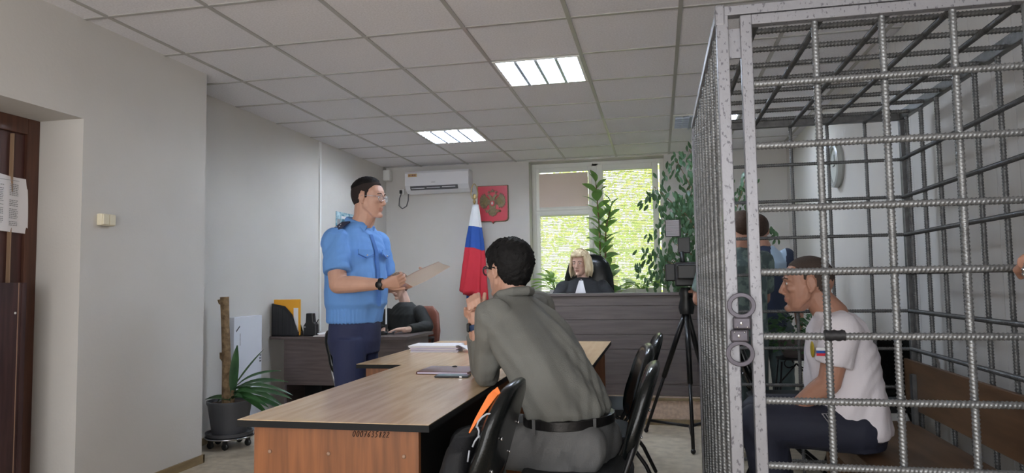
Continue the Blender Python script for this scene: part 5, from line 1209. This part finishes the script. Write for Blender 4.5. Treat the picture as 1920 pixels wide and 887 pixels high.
# ---------------------------------------------------------------- 6 + 7 standing men beyond the cage
def stander(label, X, Y, hp, F, skinm, hairm, cl, tr, hgt, armpose, voxel=.0065, seed=0, wide=1):
    p = person(label, (X, Y, 0)); F = Vector(F).normalized(); S = V3(-F.y, F.x, 0)
    sz = hgt/1.78; H = frameM(hp, (F.x, F.y, -.12), s=sz); z = lambda v: v*sz
    def Q(f, s, zz): return V3(X, Y, 0)+F*f+S*s+V3(0, 0, z(zz))
    b = MB(); head(b, H); b.tube([hp+V3(0, 0, -.03)-F*.02, Q(-.01, 0, 1.48)], [.056, .066], 16, round_=True)
    b.loft([(Q(0, 0, .86), .12, .16, F, S), (Q(0, 0, 1.1), .11, .15, F, S), (Q(0, 0, 1.35), .11, .17, F, S), (Q(0, 0, 1.48), .06, .08, F, S)])
    arms = []
    for s in (1, -1):
        a = Q(0, .195*s*wide, 1.40); ap = armpose(Q, s); e, w_, pal = ap[:3]; arms.append((a, e, w_)); limb(b, [a, e], [.052, .045]); limb(b, [e, w_], [.045, .028]); hand(b, w_, ap[3] if len(ap) > 3 else (w_-e), pal, s, (.5, .5, .5, .5), .98)
        limb(b, [Q(0, .1*s, .88), Q(.01, .11*s, .5), Q(-.02, .12*s, .08)], [.08, .056, .04])
    bake(b, 'body', [skinm, 'lip'], p, .0055, 3, idx=lipidx(H)); face_parts(p, H)
    hairshell(p, H, hline([(-.13, -.07), (-.06, -.068), (-.03, -.03), (-.02, .03), (.004, .03), (.012, .0), (.024, .0), (.03, .045), (.055, .07), (.085, .076)]), .009, hairm, .001, 1, .3)
    b = MB(); b.loft([(Q(0, 0, .86), .155, .195*wide, F, S), (Q(0, 0, 1.0), .15, .19*wide, F, S), (Q(0, 0, 1.2), .15, .195*wide, F, S), (Q(0, 0, 1.36), .14, .205*wide, F, S), (Q(0, 0, 1.44), .10, .17*wide, F, S), (Q(-.01, 0, 1.50), .068, .075, F, S)], n=30, pw=2.3)
    for a, e, w_ in arms: q = a.lerp(e, .75); b.ell(a, .078*sz); b.tube([a, q, q+(e-a).normalized()*.01], [.076, .072, .071], 18)
    so_ = bake(b, 'shirt', cl, p, voxel, 4, cloth(.005, (0, 0, 1), .1, seed), idx=(lambda c: ((np.abs((c[:, 0]-X)*S.x+(c[:, 1]-Y)*S.y) > .055) & (np.abs((c[:, 0]-X)*S.x+(c[:, 1]-Y)*S.y) < .165) & (c[:, 2] > 1.26*sz)).astype(int)) if len(cl) == 2 else None)
    b = MB(); b.loft([(Q(0, 0, .96), .14, .178, F, S), (Q(0, 0, .84), .15, .19, F, S), (Q(0, 0, .76), .13, .18, F, S)], n=26)
    for s in (1, -1): b.tube([Q(0, .095*s, .86), Q(.01, .11*s, .5), Q(-.02, .12*s, .06)], [.108, .086, .082], 18)
    bake(b, 'trousers', tr, p, .008, 4, cloth(.005, (0, 0, 1), .1, seed+4))
    for s in (1, -1): shoe(p, Q(-.02, .12*s, 0), F)
    return p
def hang(Q, s): return Q(.03, .24*s, 1.10), Q(.12, .25*s, .86), Q(0, -s, 0)-Q(0, 0, 0)
def forward(Q, s): return Q(.10, .24*s, 1.12), Q(.34, .16*s, 1.18), V3(0, 0, -1)
hc6 = at(1390, 428, 5.05)
stander('man in a grey-green camouflage t-shirt seen from behind beyond the cage', .535, 5.05, hc6, (-.35, 1, 0), 'skin_tan', 'hair_chestnut', ['camo'], 'tealtrouser', 1.68, forward, seed=31)
hc7 = at(1421, 432, 5.68)
stander('man in a navy polo with light blue shoulder panels standing behind the camouflage shirt', .80, 5.68, hc7, (.12, 1, 0), 'skin_tan', 'hair_chestnut', ['polo_navy', 'polo_light'], 'tealtrouser', 1.72, hang, seed=37, wide=.88)
# ---------------------------------------------------------------- 8 guard at the right edge
def grip(Q, s):
    if s > 0: return V3(1.13, 1.93, 1.09), V3(.990, 2.14, 1.232), V3(.1, .0, -1), V3(.85, .9, -.02)
    return Q(.06, .17*s, 1.10), Q(.16, .12*s, .88), V3(0, 0, 1)
g8 = stander('person at the right edge resting a braceleted hand on the cage', 1.235, 1.92, V3(1.215, 1.94, 1.625), (-.12, 1, 0), 'skin_tan', 'hair_dark', ['darknavy'], 'darknavy', 1.75, grip, seed=43, wide=.80)
wv = (V3(.990, 2.14, 1.232)-V3(1.13, 1.93, 1.09)).normalized(); wc = V3(.990, 2.14, 1.232)-wv*.012; u1 = wv.orthogonal().normalized(); u2 = wv.cross(u1)
b = MB(); b.tube([wc+(u1*math.cos(a)+u2*math.sin(a))*.034 for a in [2*PI*k/30 for k in range(30)]], .004, 8, closed=True)
for k in range(12): a = 2*PI*k/12; b.ell(wc+(u1*math.cos(a)+u2*math.sin(a))*.035, .006, nu=8, nv=6)
b.build('bracelet', 'chrome', g8, smooth=True)

for o in bpy.data.objects:
    if 'label' in o.keys() and o.parent is None:
        g_ = {'visitor_chair': 'black visitor chairs', 'ceiling_light': 'recessed ceiling lights', 'window_blind': 'window blinds', 'tree': 'trees outside the window', 'smoke_detector': 'ceiling detectors', 'cable_conduit': 'cable conduits'}.get(o.name.split('.')[0])
        if g_: o['group'] = g_
